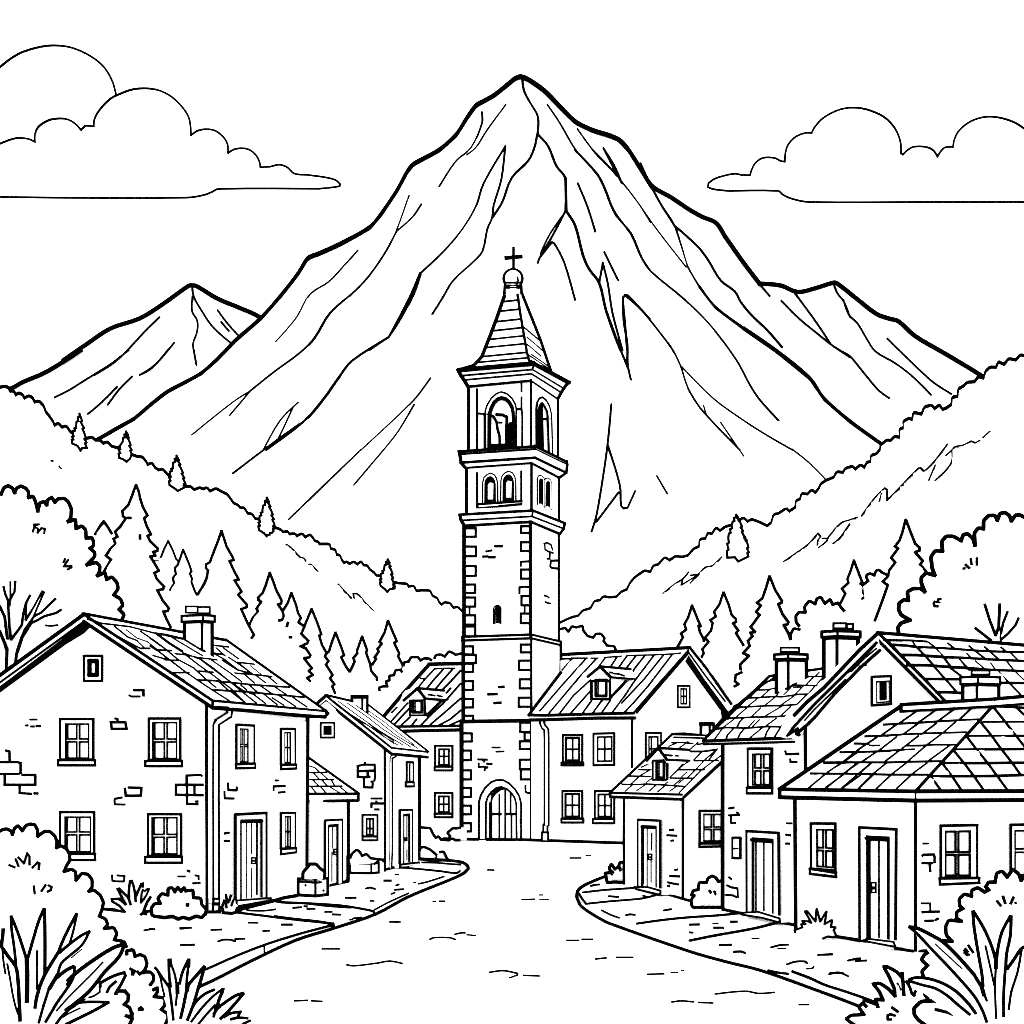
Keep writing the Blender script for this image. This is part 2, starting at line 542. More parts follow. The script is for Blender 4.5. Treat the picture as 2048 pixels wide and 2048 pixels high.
KL = [(-300, 2290), (150, 2075), (402, 1975), (500, 1926), (590, 1884), (666, 1860), (749, 1832), (815, 1797), (912, 1757), (931, 1746), (937, 1740), (934, 1733), (923, 1727), (881, 1723), (838, 1721)]
KR = [(1214, 1754), (1175, 1770), (1158, 1781), (1153, 1794), (1159, 1810), (1173, 1823), (1202, 1841), (1220, 1850), (1380, 1906), (1450, 1926), (1525, 1945), (1648, 1989), (1714, 2014), (1900, 2090), (2150, 2200)]
def pavement(K, tail, strokes, wk, back=(), lo=0, hi=None):
    mb = MB()
    lo, hi = lo * 4, None if hi is None else (hi - 1) * 4 + 1
    K = smooth(K, 4, 1.2)
    P = [gnd(x, y, RZ) for x, y in K]
    top = [Vector((p.x, p.y, 0)) for p in P] + [Vector(t) for t in tail]
    mb.prism(top, Vector((0, 0, RZ - .02)))
    mb.ink([p + Vector((0, 0, .01)) for p in P[lo:hi]], wk, .5, UP)
    lay(mb, strokes, 0)
    for s in back: lay(mb, [(wk - .5, s)], 0)
    return structure(mb, 'pavement', 'white_paving')
pavement(KL, [(-6.5, 41.5, 0), (-34, 41.5, 0), (-34, 5, 0)],
  S('d', "4.5 540,1890 820,1765 1100,1655 1430,1550 1770,1460 | 3 1105,1665 1105,1720 | 4.5 1770,1445 1775,1465 1760,1490") +
  S('d', "4.5 840,1340 1100,1372 1400,1410 1600,1430 1770,1450 | 4.5 1170,1220 1280,1243 1500,1252 1700,1275 1932,1292 | 3.5 940,1318 1090,1322 1210,1308") +
  S('d', """4 1385,1295 1445,1290 | 4 1490,1280 1515,1280 | 4 1520,1305 1590,1304 | 4 1690,1333 1755,1332 | 4 1770,1358 1830,1360 | 4 1890,1198 1932,1198
    | 3.5 955,1437 1040,1438 | 4.5 1275,1458 1370,1458 | 4 590,1508 690,1504 | 4 290,1490 395,1487 | 4 1092,1518 1155,1515 | 4 660,1618 700,1603 780,1603 820,1615 | 4 822,1597 915,1592
    | 4.5 300,1655 425,1652 | 4 0,1495 40,1502""") +
  S('f', """4.5 0,1470 60,1482 290,1492 640,1515 900,1557 950,1570 | 4 950,1570 965,1595 | 3 960,1552 1100,1478 1290,1392 | 3.5 1390,1302 1480,1280 1630,1232 | 3 1340,1290 1360,1290
    | 4.5 1055,1275 1120,1275 | 3 1160,1212 1195,1212 | 4 880,1348 920,1340 965,1352 | 4 680,1440 780,1440 | 3.5 920,1468 955,1468 | 3.5 1170,1318 1195,1308 | 4 1160,1362 1235,1356 | 3.5 1125,1400 1155,1388
    | 4 185,1535 250,1530 | 3 280,1522 308,1522 | 4 310,1546 385,1544 | 4 485,1575 550,1574 | 4 560,1600 628,1602 | 3 725,1648 745,1645 | 3.5 755,1636 830,1628
    | 4 1205,1145 1380,1160 1600,1182 1750,1200 1785,1180 | 3.5 1390,1070 1540,1078 1740,1082 | 3.5 1420,1097 1560,1100 1700,1112 1790,1118
    | 4.5 0,1618 200,1645 400,1665 560,1690""") + S('c', "5 1005,1068 1150,1085 1320,1105 1390,1110 | 3.5 1395,1268 1490,1255 | 3.5 1750,1255 1845,1245"), 6, [KL[9:]], 0, 10)
pavement(KR, [(34, 8, 0), (34, 36, 0), (4, 33.5, 0)],
  S('l', """4 80,1628 280,1605 500,1590 600,1580 | 4 110,1738 330,1715 620,1690 720,1670 800,1645 | 4 40,1640 70,1690 110,1740 | 3.5 260,1800 340,1840 425,1872
    | 4 155,1565 185,1556 230,1552 | 4 330,1665 415,1672 | 3.5 660,1658 700,1670 | 4 495,1848 530,1840 575,1845 | 4 860,1802 925,1790 | 4.5 600,1930 850,1895 1100,1870 1400,1850 1600,1828""") +
  S('o', """5 0,1612 230,1565 430,1530 640,1490 870,1430 | 4.5 0,1458 85,1456 | 3 222,1443 270,1443 | 4.5 397,1430 452,1430 | 4.5 232,1488 318,1488 | 4 0,1532 25,1534 | 3 600,1588 665,1588
    | 4.5 290,1655 395,1652 | 4.5 425,1720 500,1718 530,1730 | 4 785,1675 860,1655 945,1650 | 3 850,1685 925,1685 | 4 1240,1750 1370,1740 | 4 1530,1803 1600,1785 1640,1783 | 4 1605,1808 1700,1803
    | 4 940,1838 1010,1815 1110,1812 1130,1828 | 3 1130,1880 1180,1875 1195,1860 | 4 1355,1925 1475,1922 | 4.5 760,1900 850,1920 945,1932""") +
  S('q', """5.5 -300,1440 -140,1500 0,1565 200,1630 390,1695 520,1745 | 4 50,1462 110,1446 160,1448 230,1478 | 3.5 -30,1275 75,1272 | 4 235,1328 345,1308 | 4 310,1335 405,1330"""), 6, [KR[:5]], 4, None)

# ---------------------------------------------------------------- mountains and hills
def range_(name, px, Y, Yf, Yb, strokes, wout, amp=25, seed=1, mat='white_rock', outline=None):
    rnd = random.Random(seed)
    ph = [rnd.uniform(0, 6.3) for _ in range(3)]
    q = [px[0]]
    for k in range(1, len(px)):
        n = max(1, int(math.hypot(px[k][0] - px[k - 1][0], px[k][1] - px[k - 1][1]) / 18))
        for j in range(1, n + 1): q.append((lerp(px[k - 1][0], px[k][0], j / n), lerp(px[k - 1][1], px[k][1], j / n)))
    mb = MB()
    rows = []
    top = [at(x, y, Y) for x, y in q]
    rows.append([Vector((p.x * 1.05, Yb, RZ - 1)) for p in top])
    rows.append(top)
    for r in range(1, 15):
        t = r / 14
        L = []
        for p in top:
            b = Vector((p.x * Yf / Y, Yf, RZ - 1))
            v = p.lerp(b, t)
            a = amp * 4 * t * (1 - t) * (sin(p.x / Y * 26 + ph[0] + 2 * t) + .5 * sin(p.x / Y * 61 + ph[1]) + .4 * sin(t * 9 + ph[2])) / 2
            sc = (v.y - a) / v.y
            L.append(CAM + (v - CAM) * sc)
        rows.append(L)
    mb.loft(rows, 0, False, False)
    for w, s in ([(wout, px)] if outline is None else [o if isinstance(o, tuple) else (wout, o) for o in outline]):
        mb.ink([at(x, y, Y * .996) for x, y in (lobes(s) if name == 'hill' else smooth(s))], w, .9)
    mb.draw([(w + .3, smooth(s)) for w, s in strokes], 2.2 if name == 'hill' else 1.2, 4)
    MESH[name] = MESH.get(name, []) + [mb]
    return structure(mb, name, mat)
MESH = {}

left_m = PX('w', '-160,330 75,245 150,205 280,150 400,80 520,0') + PX('G', '350,1850 480,1760 610,1675 770,1620 900,1540 1040,1440 1060,1437 1085,1441 1200,1510 1320,1560 1430,1610') + [(600, 690)]
range_('mountain', left_m, 1250, 1012, 1700,
  S('G', "2.5 880,1612 800,1690 690,1808 620,1870 520,1932 | 2.5 962,1752 880,1850 830,1895 770,1932 | 2.5 1060,1445 1070,1500 1115,1580 1165,1655 1220,1710 1275,1755 | 2.5 1062,1500 1060,1580 1088,1630 1088,1690 1065,1760 1070,1800 1082,1870 | 2.5 1202,1575 1250,1640 1312,1710 | 2.5 1222,1640 1262,1688") +
  S('w', "2.5 828,0 720,85 560,185 440,260 350,305 | 2.5 1080,0 1000,95 950,135 900,160 | 2.5 852,168 770,250 720,315 693,352 | 2.5 755,235 650,340 565,412 | 2.5 1248,0 1265,95"), 7.6, 30, 3)
right_m = [(1280, 330)] + PX('F', '650,225 780,305 900,385 980,430 1070,470 1130,560 1250,730 1350,860') + PX('H', '590,1162 680,1197 770,1180 880,1146 900,1150 1000,1228 1120,1320 1190,1345 1240,1360 1330,1440 1500,1540 1690,1655 1900,1800')
range_('mountain', right_m, 1250, 1012, 1700,
  S('F', "3 800,485 870,545 960,630 1020,710 1100,840 1190,910 1230,980 1300,1065 1400,1160 1495,1270 | 2.5 1355,870 1415,940 | 2.5 1490,970 1610,1090 1720,1180 1800,1245 1932,1335 | 2.5 1580,925 1680,1060 1750,1160 1805,1245 | 2.5 1830,870 1850,920 1895,980 1932,1075") +
  S('B', "2.5 680,280 750,325 810,360 870,430 930,505 1000,585 1065,632 | 2.5 770,0 805,95 860,150 920,250 975,330 1100,405 1200,480 1280,555 1335,612 | 2.5 1052,248 1150,345 1330,515 1400,565 1465,605"), 7.6, 30, 5)
main_m = PX('w', '380,700 625,580 750,508 870,440 980,347 1080,270 1180,217 1300,150 1400,62 1460,0') + PX('E', '560,1220 720,1080 860,920 960,790 1015,700 1045,682 1080,670 1230,602 1420,495 1500,400 1600,250 1665,130') + PX('D', '410,735 440,717 580,640 690,540 760,430 815,355 850,335 930,290 1000,235 1060,185 1085,174 1105,172 1150,190 1250,260 1350,362 1450,460 1560,515 1720,570 1790,640 1932,870') + PX('F', '650,235')
main_r = PX('F', '650,235 720,360 800,485 845,620 885,750 960,880 1060,1010 1250,1152 1450,1290 1670,1470 1760,1600 1932,1750') + PX('B', '1020,935 1150,1030')
range_('mountain', main_m + main_r[1:], 1000, 480, 1500,
  S('D', """3.5 1110,190 1120,260 1160,340 1210,430 1208,540 | 3.5 1205,545 1190,620 1150,710 1040,825 980,980 920,1075 | 4 1210,545 1275,620 1330,750 1385,825 1388,1035 | 3 1000,620 975,830 925,1000 915,1080 885,1150 855,1290 810,1350 660,1490 600,1590 530,1700
    | 3 1000,620 860,860 810,1010 720,1160 600,1300 450,1440 | 4 450,1440 400,1560 330,1700 250,1850 | 3.5 250,1850 130,1932 | 3 850,402 850,470 780,630 680,720 575,880 | 2.5 1002,355 880,520 810,630 755,675
    | 3 380,942 300,1165 240,1290 130,1450 60,1525 0,1585 | 3 458,995 400,1080 300,1170 | 2.5 50,1292 0,1350
    | 3 1272,355 1350,470 1450,640 1530,730 1610,830 1690,1020 1730,1090 1810,1180 1880,1340 1932,1420 | 2.5 1465,510 1580,665 1700,790 1840,965 1932,1110 | 3 1632,632 1700,740 1750,855 | 3 1468,860 1530,1010 1580,1170
    | 3 1385,1040 1340,1130 1285,1230 1230,1320 1208,1372 | 2 1365,1070 1290,1180 1235,1290 1225,1330 | 3 1220,1340 1300,1238 1315,1245 1380,1370 1450,1610 | 4 1395,1040 1450,1130 1500,1320 1540,1410 1605,1500 1650,1680 1740,1932
    | 3 1605,1500 1628,1370 1660,1500 1690,1690 1755,1932 | 3 1638,1302 1728,1485 | 3.5 1785,1932 1770,1750 1758,1600 1772,1578 1790,1582 1932,1735""") +
  S('E', """2.5 1335,650 1250,745 1150,850 1030,930 950,1070 870,1170 810,1235 | 3.5 1590,525 1510,670 1420,800 1330,900 1160,1050 1060,1210 975,1300 800,1430 650,1550 | 2.5 650,1550 540,1620 270,1835 | 3 640,1560 515,1708
    | 4.4 1740,800 1700,920 1620,1080 1540,1205 | 4.4 1540,1205 1300,1360 1220,1460 1120,1600 990,1750 750,1932 | 2.5 955,1625 840,1740 730,1932 | 2.5 920,1660 860,1790 815,1880 | 2.5 1805,1470 1690,1620 1360,1932 | 2.5 1700,1640 1600,1810 1505,1932 | 2.5 1932,870 1820,1055""") +
  S('F', """3 275,0 400,130 550,320 680,505 870,750 885,750 | 3 350,0 460,215 | 3.5 160,0 300,150 350,240 410,390 520,545 590,700 650,785 860,960 1030,1130 1200,1355 1290,1520 1350,1610 1470,1742
    | 4 100,180 105,390 | 3.5 480,935 590,1035 740,1220 790,1290 840,1395 870,1490 900,1560 980,1680 1220,1932 | 3 845,1395 1050,1600 1250,1745 1400,1840 1560,1932 | 3.5 470,950 475,1100 498,1250 500,1380 520,1478 | 3.5 390,1110 440,1250 500,1400 | 2 988,1645 1005,1700""") +
  S('A', "3 395,350 375,570 350,760 300,1060 268,1168 | 3 375,620 450,870 458,1000 475,1020 500,1015 548,910 | 3 440,918 300,1105 | 2.5 688,812 755,925 | 2.5 1560,640 1660,720 1770,830 | 2.5 1100,470 1245,682") +
  S('w', "3.5 1932,475 1785,580 1500,795") + S('Z', "2.8 681,849 612,915 545,980 | 2.8 724,849 668,915"), 8, 30, 9, outline=[main_m, (4.2, main_r[:6]), (6, main_r[5:8]), (7.8, main_r[7:])])
mm = MESH['mountain'][-1]
hl = PX('w', '-200,215 -60,250 0,240 30,235 50,240 62,265 85,265 100,292 120,278 140,285 155,312 185,296 205,305 220,336 250,330 275,355 290,395 310,420 335,455 348,487 375,473 398,499 425,490 445,520 465,537 500,560 560,570 590,562 615,582 640,580 665,602 690,593 720,622 765,632 800,650 850,675 885,688 915,690 935,715 950,742 975,728 995,757 1020,775 1045,768 1080,806 1130,850 1190,880 1225,880 1250,902 1285,888 1310,897 1330,888 1352,912 1390,893 1420,910 1460,930 1480,957 1500,985 1530,1000 1545,1018 1570,1018 1590,1052 1620,1058 1640,1087 1665,1092') + PX('v', '-120,190 -60,250 0,268 50,288 75,312 120,308 135,332 190,328 205,352 260,328 290,364 335,338 360,365 375,392 415,408 420,428 470,428 520,428 530,472 575,480 590,532 620,535 640,582 665,612 690,600 720,622 760,600 795,627 830,600 850,632 885,635 910,672 950,702 975,732 1020,737 1090,770 1150,798 1190,807 1270,813 1285,842 1335,833 1360,882 1420,877 1490,878 1515,927 1560,950 1580,992 1610,1017 1640,993 1685,1000 1720,1047 1760,1038 1810,1082 1900,1130 2100,1220')
def cut(px, x0, x1): return [p for p in px if x0 <= p[0] <= x1]
range_('hill', hl, 330, 135, 430, S('v', "2.5 110,430 160,465 240,550 280,565 298,592 | 2.5 330,622 350,625 412,690 | 2.5 612,815 680,890 740,952 | 2.5 765,950 755,905 800,910 870,990 945,1065") + S('t', "3 495,105 508,105 | 2.5 573,158 576,170 590,178"), 6.5, 4, 12, 'white_foliage',
  outline=[cut(hl, -70, 146), cut(hl, 173, 240), cut(hl, 263, 337), cut(hl, 369, 518), cut(hl, 548, 763), cut(hl, 786, 928)])
hr1 = PX('A', '-300,1900 -60,1800 70,1757 120,1733 150,1722 185,1713 215,1680 265,1665 290,1620 325,1613 345,1590 380,1595 430,1592 460,1560 500,1542 520,1500 545,1470 570,1450 610,1423 650,1432 670,1390 700,1382 740,1338 770,1357 810,1330 850,1335 890,1325 930,1280 965,1265 970,1220 1005,1215 1020,1180 1045,1187 1070,1148 1095,1167 1130,1140 1165,1130')
hr_up = PX('A', '1225,1095 1245,1083 1270,1107 1300,1093 1340,1107 1400,1135')
hr_lo = PX('A', '1270,1237 1310,1205 1365,1187 1390,1145')
hr2 = PX('A', '1395,1140 1430,1110 1445,1060 1475,1053 1520,1023 1540,1042 1585,1012 1590,970 1615,960 1625,925 1660,930 1685,903 1710,922 1735,890 1750,860 1780,840 1830,820 1850,785 1890,790 1905,763') + PX('B', '825,1072 845,1092 880,1063 905,1082 925,1045 950,1040 952,1000 985,990 1010,960 1015,930 1050,903 1075,905 1100,880 1140,886 1135,830 1165,820 1160,780 1190,763 1215,772 1225,725 1275,737 1295,688 1335,678 1355,702 1385,678 1405,707 1435,695 1470,670 1475,625 1510,620 1515,570 1545,553 1570,530 1615,527 1640,495 1675,505 1690,455 1715,433 1755,434 1770,400 1805,417 1835,378 1880,387 1912,353 1960,370 2150,300')
range_('hill', hr1 + PX('A', '1200,1110') + hr_up + hr2, 330, 135, 430,
  S('B', """2.5 385,1685 450,1640 540,1575 605,1503 625,1525 605,1550 602,1580 | 2.5 635,1535 670,1535 | 2.5 610,1595 660,1555 670,1530 755,1435 800,1420 860,1400 | 3 705,1568 745,1535 808,1445 | 2.5 885,1392 970,1275 1035,1212 1050,1220 1050,1290 1120,1220 1250,1085 1265,1080 1290,1105 1350,1045 1438,930 | 2.5 1000,1298 1015,1250
     | 2.5 1432,1000 1470,965 1490,945 1540,935 1590,910 1620,920 1645,905 | 2.5 1470,965 1470,1030 1440,1085 1362,1162 | 2 1318,1162 1360,1065 | 2.5 1670,885 1710,848""") +
  S('A', "2.5 730,1568 800,1510 860,1470 892,1432 | 2.5 845,1515 950,1450 1000,1400 1045,1390 1105,1335 | 3 905,1502 955,1450 | 2.5 845,1515 855,1475 | 2.5 905,1452 960,1445"), 6.5, 4, 21, 'white_foliage', outline=[hr1[2:], hr_up, hr_lo, hr2])

# ---------------------------------------------------------------- clouds
def cloud(px, Y, D, c, w, strokes, label):
    mb = MB()
    inflate(mb, px, Y, D, c, 5, 1)
    rim(mb, [(w, smooth(s)) for s in strokes], Y, D, 90)
    b = at(c[0], max(p[1] for p in px), Y)
    return single(mb, 'cloud', b, label, 'cloud', 'white_cloud', 'clouds over the mountains')
cl1 = PX('G', '0,655 60,632 105,623 160,630 192,645 193,605 210,565 250,535 295,519 365,519 415,545 447,580 470,556 518,558 520,525 545,475 600,415 640,390 740,354 850,354 930,385 990,435 1035,495 1050,545 1054,608 1100,580 1175,579 1225,610 1255,655 1259,706 1300,684 1365,684 1410,715 1432,755 1437,785 1490,782 1540,771 1585,785 1625,820 1700,828 1790,840 1850,855 1878,878 1875,890 1830,897 1760,904')
cl1b = PX('G', '1760,904 1205,905 1170,922 1120,940 1030,953 400,954 0,949')
cloud(cl1 + cl1b[1:] + PX('G', '-700,949 -700,700'), 1500, 60, cv('G', 700, 750), 3.5, [cl1, cl1b], "wide billowing cloud with a long flat tail pointing right, left of the peak")
cl0 = PX('G', '0,232 60,185 130,147 250,116 350,116 430,137 520,185 580,240 620,310 635,360 642,390')
cloud(cl0 + PX('G', '700,520 -700,700 -500,500 -200,330'), 1620, 60, cv('G', 200, 400), 3.5, [cl0], "single round cloud dome rising behind the wide cloud at the top left corner")
cl2 = PX('H', '1932,295 1880,262 1800,236 1720,231 1640,255 1575,305 1548,355 1540,397 1495,400 1470,425 1455,450 1430,415 1390,397 1320,397 1285,418 1265,438 1253,432 1250,370 1220,295 1160,232 1080,195 1020,182 955,182 890,200 820,240 775,290 760,320 725,320 670,342 630,385 615,430 612,478 590,475 555,458 490,458 450,485 430,520 420,552 375,552 340,545 280,555 220,575 190,598 187,618 215,630 300,640')
cl2b = PX('H', '300,640 575,640 600,660 650,683 745,701 1400,701 1932,701')
cloud(cl2 + cl2b[1:] + PX('H', '2600,701 2600,500'), 1500, 60, cv('H', 1000, 560), 3.5, [cl2, cl2b], "double humped cloud with a flat base and pointed tail, right of the peak")
# ================================================================ buildings
def wallbody(polys, vec):
    """upright faces (3-D points), each pushed back into a solid"""
    mb = MB()
    for p in polys: mb.prism(p, vec)
    return mb
def quoins(c, w, txt, right=False):
    out = []
    for b in txt.split():
        x0, y0, x1, y1 = map(float, b.split(','))
        out.append((w, PX(c, f"{x1},{y0} {x0},{y0} {x0},{y1} {x1},{y1}" if right else f"{x0 - 14},{y0} {x1},{y0} {x1},{y1} {x0 - 14},{y1}")))
    return out
def stones(*a):
    out = []
    for s in a: out += s
    return out

# ---------------------------------------------------------------- bell tower on the square
K = 1.048
TA, TL, TR = 53.7 * K, 54.5 * K, 56.2 * K
T = thing('bell_tower', at(1062, 1683, TA), "tall stone bell tower with pointed tiled spire and cross in the village square", 'bell tower')
def tfoot(xl, xc, xr, e=0.0, dl=TL, da=TA, dr=TR):
    L, A, R = at(xl, HZ, dl - e), at(xc, HZ, da - e), at(xr, HZ, dr - e)
    return [A, R, L + R - A, L]
def tz(y): return H + (HZ - y) * TA / F
def ring(f, z): return [Vector((p.x, p.y, z)) for p in f]
TF, TS = vp(926, TL, 1062, TA), vp(1062, TA, 1117, TR)
def tprism(mb, f, y0, y1, wl=7, wc=4.5, wr=6, hb=(5, 4), ht=(5, 4), f2=None, zlow=None):
    a = ring(f, tz(y0) if zlow is None else zlow); b = ring(f2 or f, tz(y1))
    mb.loft([a, b], 0)
    if wl: mb.ink([a[3], b[3]], wl, .2)
    if wc: mb.ink([a[0], b[0]], wc, .2)
    if wr: mb.ink([a[1], b[1]], wr, .2)
    if hb[0]: mb.ink([a[3], a[0]], hb[0], .2)
    if hb[1]: mb.ink([a[0], a[1]], hb[1], .2)
    if ht[0]: mb.ink([b[3], b[0]], ht[0], .2)
    if ht[1]: mb.ink([b[0], b[1]], ht[1], .2)
sh = MB()
tprism(sh, tfoot(923, 1062, 1123), 1683, 1442, 7, 4, 6, (5.5, 0), (5, 0), zlow=RZ - .05)
tprism(sh, tfoot(926.5, 1062.5, 1121), 1442, 1274, 6.5, 4, 6, (0, 0), (0, 0))
tprism(sh, tfoot(928, 1061, 1117), 1274, 1043, 6.5, 5.5, 5.5, (0, 0), (0, 0))
lq_h = "415,1480,490,1565 415,1655,490,1750"
sh.draw(quoins('h', 3.4, "412,1480,490,1562 412,1657,492,1750 412,1845,490,1940") + quoins('i', 3.4, """412,575,485,655 410,700,485,788 410,872,485,962 412,980,485,1075
  385,1172,465,1250 388,1255,492,1332 388,1340,465,1420 388,1508,465,1592 388,1680,465,1762 388,1842,465,1905""") +
  quoins('j', 3.4, "366,563,452,642 366,730,445,822 366,920,445,1008 366,1090,445,1178 366,1262,445,1345 366,1430,445,1510") +
  quoins('h', 3.4, "927,1460,1010,1525 927,1615,1010,1700", True) + quoins('i', 3.4, """927,430,1010,518 932,685,1010,775 925,855,1010,948 925,1155,1015,1230 908,1310,1015,1400 915,1490,1015,1578 905,1668,1015,1755""", True) +
  quoins('j', 3.4, "920,460,1010,550 962,555,1010,632 915,640,1012,715 915,818,1012,908 925,912,1012,1008", True) +
  S('i', "3 925,395 925,355 1010,350 | 3 912,660 912,600 1010,597 | 2.5 962,795 962,850 | 2.5 430,798 430,860 | 4 677,203 745,203 | 3 590,255 645,245 | 3.5 560,305 605,303 | 4 618,310 675,310 | 4 715,1565 762,1563 | 4 610,1635 695,1632 | 4 668,1720 732,1716") +
  S('j', "2.5 648,700 725,700 | 2.5 687,740 762,738 | 3 512,815 600,817 | 3 562,825 572,838 | 3.5 600,857 645,860 | 3 518,852 518,890 555,885 605,893 578,900 575,925 | 2.5 970,1065 970,1108 | 3 970,1125 990,1140 1012,1140") +
  S('i', "2.5 1148,180 1180,172 1215,190 1232,240 | 2.5 1155,190 1158,235 1190,255 1235,270 | 3 1205,262 1203,325 1180,325 | 3.5 1275,343 1215,345 1208,400 1225,415 1275,420 | 2.5 1150,680 1180,688 1195,700 | 2.5 1160,742 1185,752 1208,758"))
sh.build('tower_shaft', T, None, 'white_stone')
bl = MB()
tprism(bl, tfoot(933, 1063, 1117.5), 1023, 926, 5.5, 4.5, 5.5, (0, 0), (0, 0))
bl.draw(S('h', "3.5 503,948 503,1275 | 4 503,1275 720,1265 930,1245 | 3 930,930 930,1245"))
bl.build('window_stage', T, None, 'white_stone')
be = MB()
tprism(be, tfoot(937, 1062, 1115.5), 900, 760, 5.5, 3.8, 5.5, (0, 0), (0, 0))
be.draw(S('h', "3.4 503,140 503,735 | 2.6 932,80 932,160 | 2.6 932,215 932,320 940,400 938,690 | 3 575,385 575,735"))
be.build('belfry', T, None, 'white_stone')
def cornice(levels, name, wp=6):
    """levels from bottom to top: row at the corner, left, corner and right columns, stroke width front and side"""
    m = MB()
    R = [ring(tfoot(xl, xc, xr, .05 + .3 * abs(xc - 1062) / 8), tz(y)) for y, xl, xc, xr, wf, ws in levels]
    m.loft(R, 0)
    for r, (y, xl, xc, xr, wf, ws) in zip(R, levels):
        if wf: m.ink([r[3], r[0]], wf, .2)
        if ws: m.ink([r[0], r[1]], ws, .2)
    m.ink([r[3] for r in R], wp, .2); m.ink([r[1] for r in R], wp, .2); m.ink([r[0] for r in R[len(R) // 2:]], 3, .2)
    m.build(name, T, None, 'white_stone')
cornice([(1277, 925, 1063, 1121, 4, 3.6), (1269.5, 925, 1063, 1121, 4.2, 3.8)], 'string_course', 5)
cornice([(1444, 921, 1062.5, 1064, 0, 0), (1440.5, 921, 1062.5, 1064, 5, 0)], 'string_course', 3)
cornice([(1044, 929, 1062, 1119, 4.6, 4.6), (1034, 922, 1064, 1127, 3, 3), (1023, 919.5, 1066, 1129, 4.6, 4.6)], 'cornice')
cornice([(927, 931, 1063, 1118, 3.6, 4), (919.5, 922, 1070, 1132, 4.6, 4.6), (903, 919.5, 1071, 1134, 3.2, 2), (897, 918, 1070, 1133, 4.8, 5.4)], 'cornice')
cornice([(762, 936, 1062, 1115, 4.4, 3), (749, 928, 1063, 1122, 3, 3), (741.5, 922, 1065, 1127, 3, 2.6), (731, 915.5, 1068, 1136, 0, 0)], 'cornice', 6.5)
# spire: concave pyramid between the corner, left and right profiles
prof = [((1050, 1338), 325, 1385, 1.0155, 1.046, -.35), ((1005, 1310), 470, 1222, 1.012, 1.032, .2), ((985, 1230), 550, 1188, 1.010, 1.027, .35), ((950, 1030), 632, 1112, 1.008, 1.019, .6), ((920, 850), 703, 1030, 1.005, 1.012, .75), ((890, 640), 778, 935, 1.003, 1.006, .85)]
rings = []
for c, l, r, kl, kr, da in prof:
    dA = TA + da
    cx, cy = cv('g', *c); lx, _ = cv('g', l, 0); rx, _ = cv('g', r, 0)
    z = H + (HZ - cy) * dA / F
    A, L, R = at(cx, HZ, dA), at(lx, HZ, dA * kl), at(rx, HZ, dA * kr)
    rings.append(ring([A, R, L + R - A, L], z))
sp = MB()
sp.loft(rings, 0)
sp.ink([r[3] for r in rings], 6.5, .2); sp.ink([r[0] for r in rings], 4.5, .2); sp.ink([r[1] for r in rings], 6.5, .2)
sp.ink([rings[0][3], rings[0][0]], 8, .2); sp.ink([rings[0][0], rings[0][1]], 8, .2); sp.ink([rings[-1][3], rings[-1][0], rings[-1][1]], 3.5, .2)
def rp(i, p):
    k = min(4, int(p)); return rings[k][i].lerp(rings[k + 1][i], p - k)
for n, p in enumerate((1.35, 2.0, 2.42, 2.8, 3.22, 3.68, 4.18, 4.6)):
    sp.ink([rp(3, p), rp(0, p)], 3.2, .3)
for p, q0, q1 in ((1.2, .1, .8), (1.75, .1, .9), (2.05, .2, .95), (2.45, .1, .7), (2.85, .15, .9), (3.3, .1, .9)):
    a, b = rp(0, p), rp(1, p - .35); sp.ink([a.lerp(b, q0), a.lerp(b, q1)], 2.8, .6)
sp.build('spire', T, None, 'white_tile')
# ball and cross
cz = at(1026, 561, TA + .95); rr = 18.5 * cz.y / F
fb = MB()
def lathe(mb, c, prof, n=20):
    mb.loft([[c + Vector((r * cos(2 * pi * j / n), r * sin(2 * pi * j / n), z)) for j in range(n)] for r, z in prof], 0)
lathe(fb, cz, [(.2 * rr, rr * 1.0)] + [(rr * cos(a), rr * sin(a)) for a in (1.2, .9, .6, .3, 0, -.3, -.55)] + [(rr * .86, -rr * .62), (rr * .8, -rr * .78), (rr * .92, -rr * .95), (rr * .9, -rr * 1.6)])
fb.ink([cz + Vector((rr * cos(a), -.05 - rr * .3, rr * sin(a))) for a in [(-.55 + (pi + 1.1) * k / 22) for k in range(23)]], 5, .2)
for a, b, zz in ((-.82, .78, -.62), (-.8, .8, -.95), (-.86, .86, -1.18)):
    fb.ink([cz + Vector((rr * a, -rr * .8, rr * zz)), cz + Vector((rr * b, -rr * .8, rr * zz))], 3, .3)
for s_ in (-1, 1): fb.ink([cz + Vector((s_ * rr * .86, -rr * .4, -rr * .6)), cz + Vector((s_ * rr * .92, -rr * .4, -rr * 1.55))], 5, .2)
fb.flat(Plane(cz - Vector((0, rr, 0)), Vector((0, -1, 0))), S('g', "2.6 893,505 900,535 885,575"))
ball = fb.build('finial_ball', T, None, 'white_stone')
cr = MB()
pc = Plane(Vector((0, cz.y, 0)), Vector((0, -1, 0)))
for a, b, w in (((855, 440), (855, 210), 5.6), ((765, 314), (945, 297), 5.8)):
    P0, P1 = pc.hit(*cv('g', *a)), pc.hit(*cv('g', *b))
    d = (P1 - P0).normalized(); n_ = d.cross(pc.n) * ((w + .7) * .5 * cz.y / F)
    cr.face([P0 + n_, P0 - n_, P1 - n_, P1 + n_], 1)
    m0 = len(cr.f)
    cr.prism([P0 + n_, P0 - n_, P1 - n_, P1 + n_], Vector((0, .14, 0)), 1)
cr.build('cross', T, None, 'white_stone')
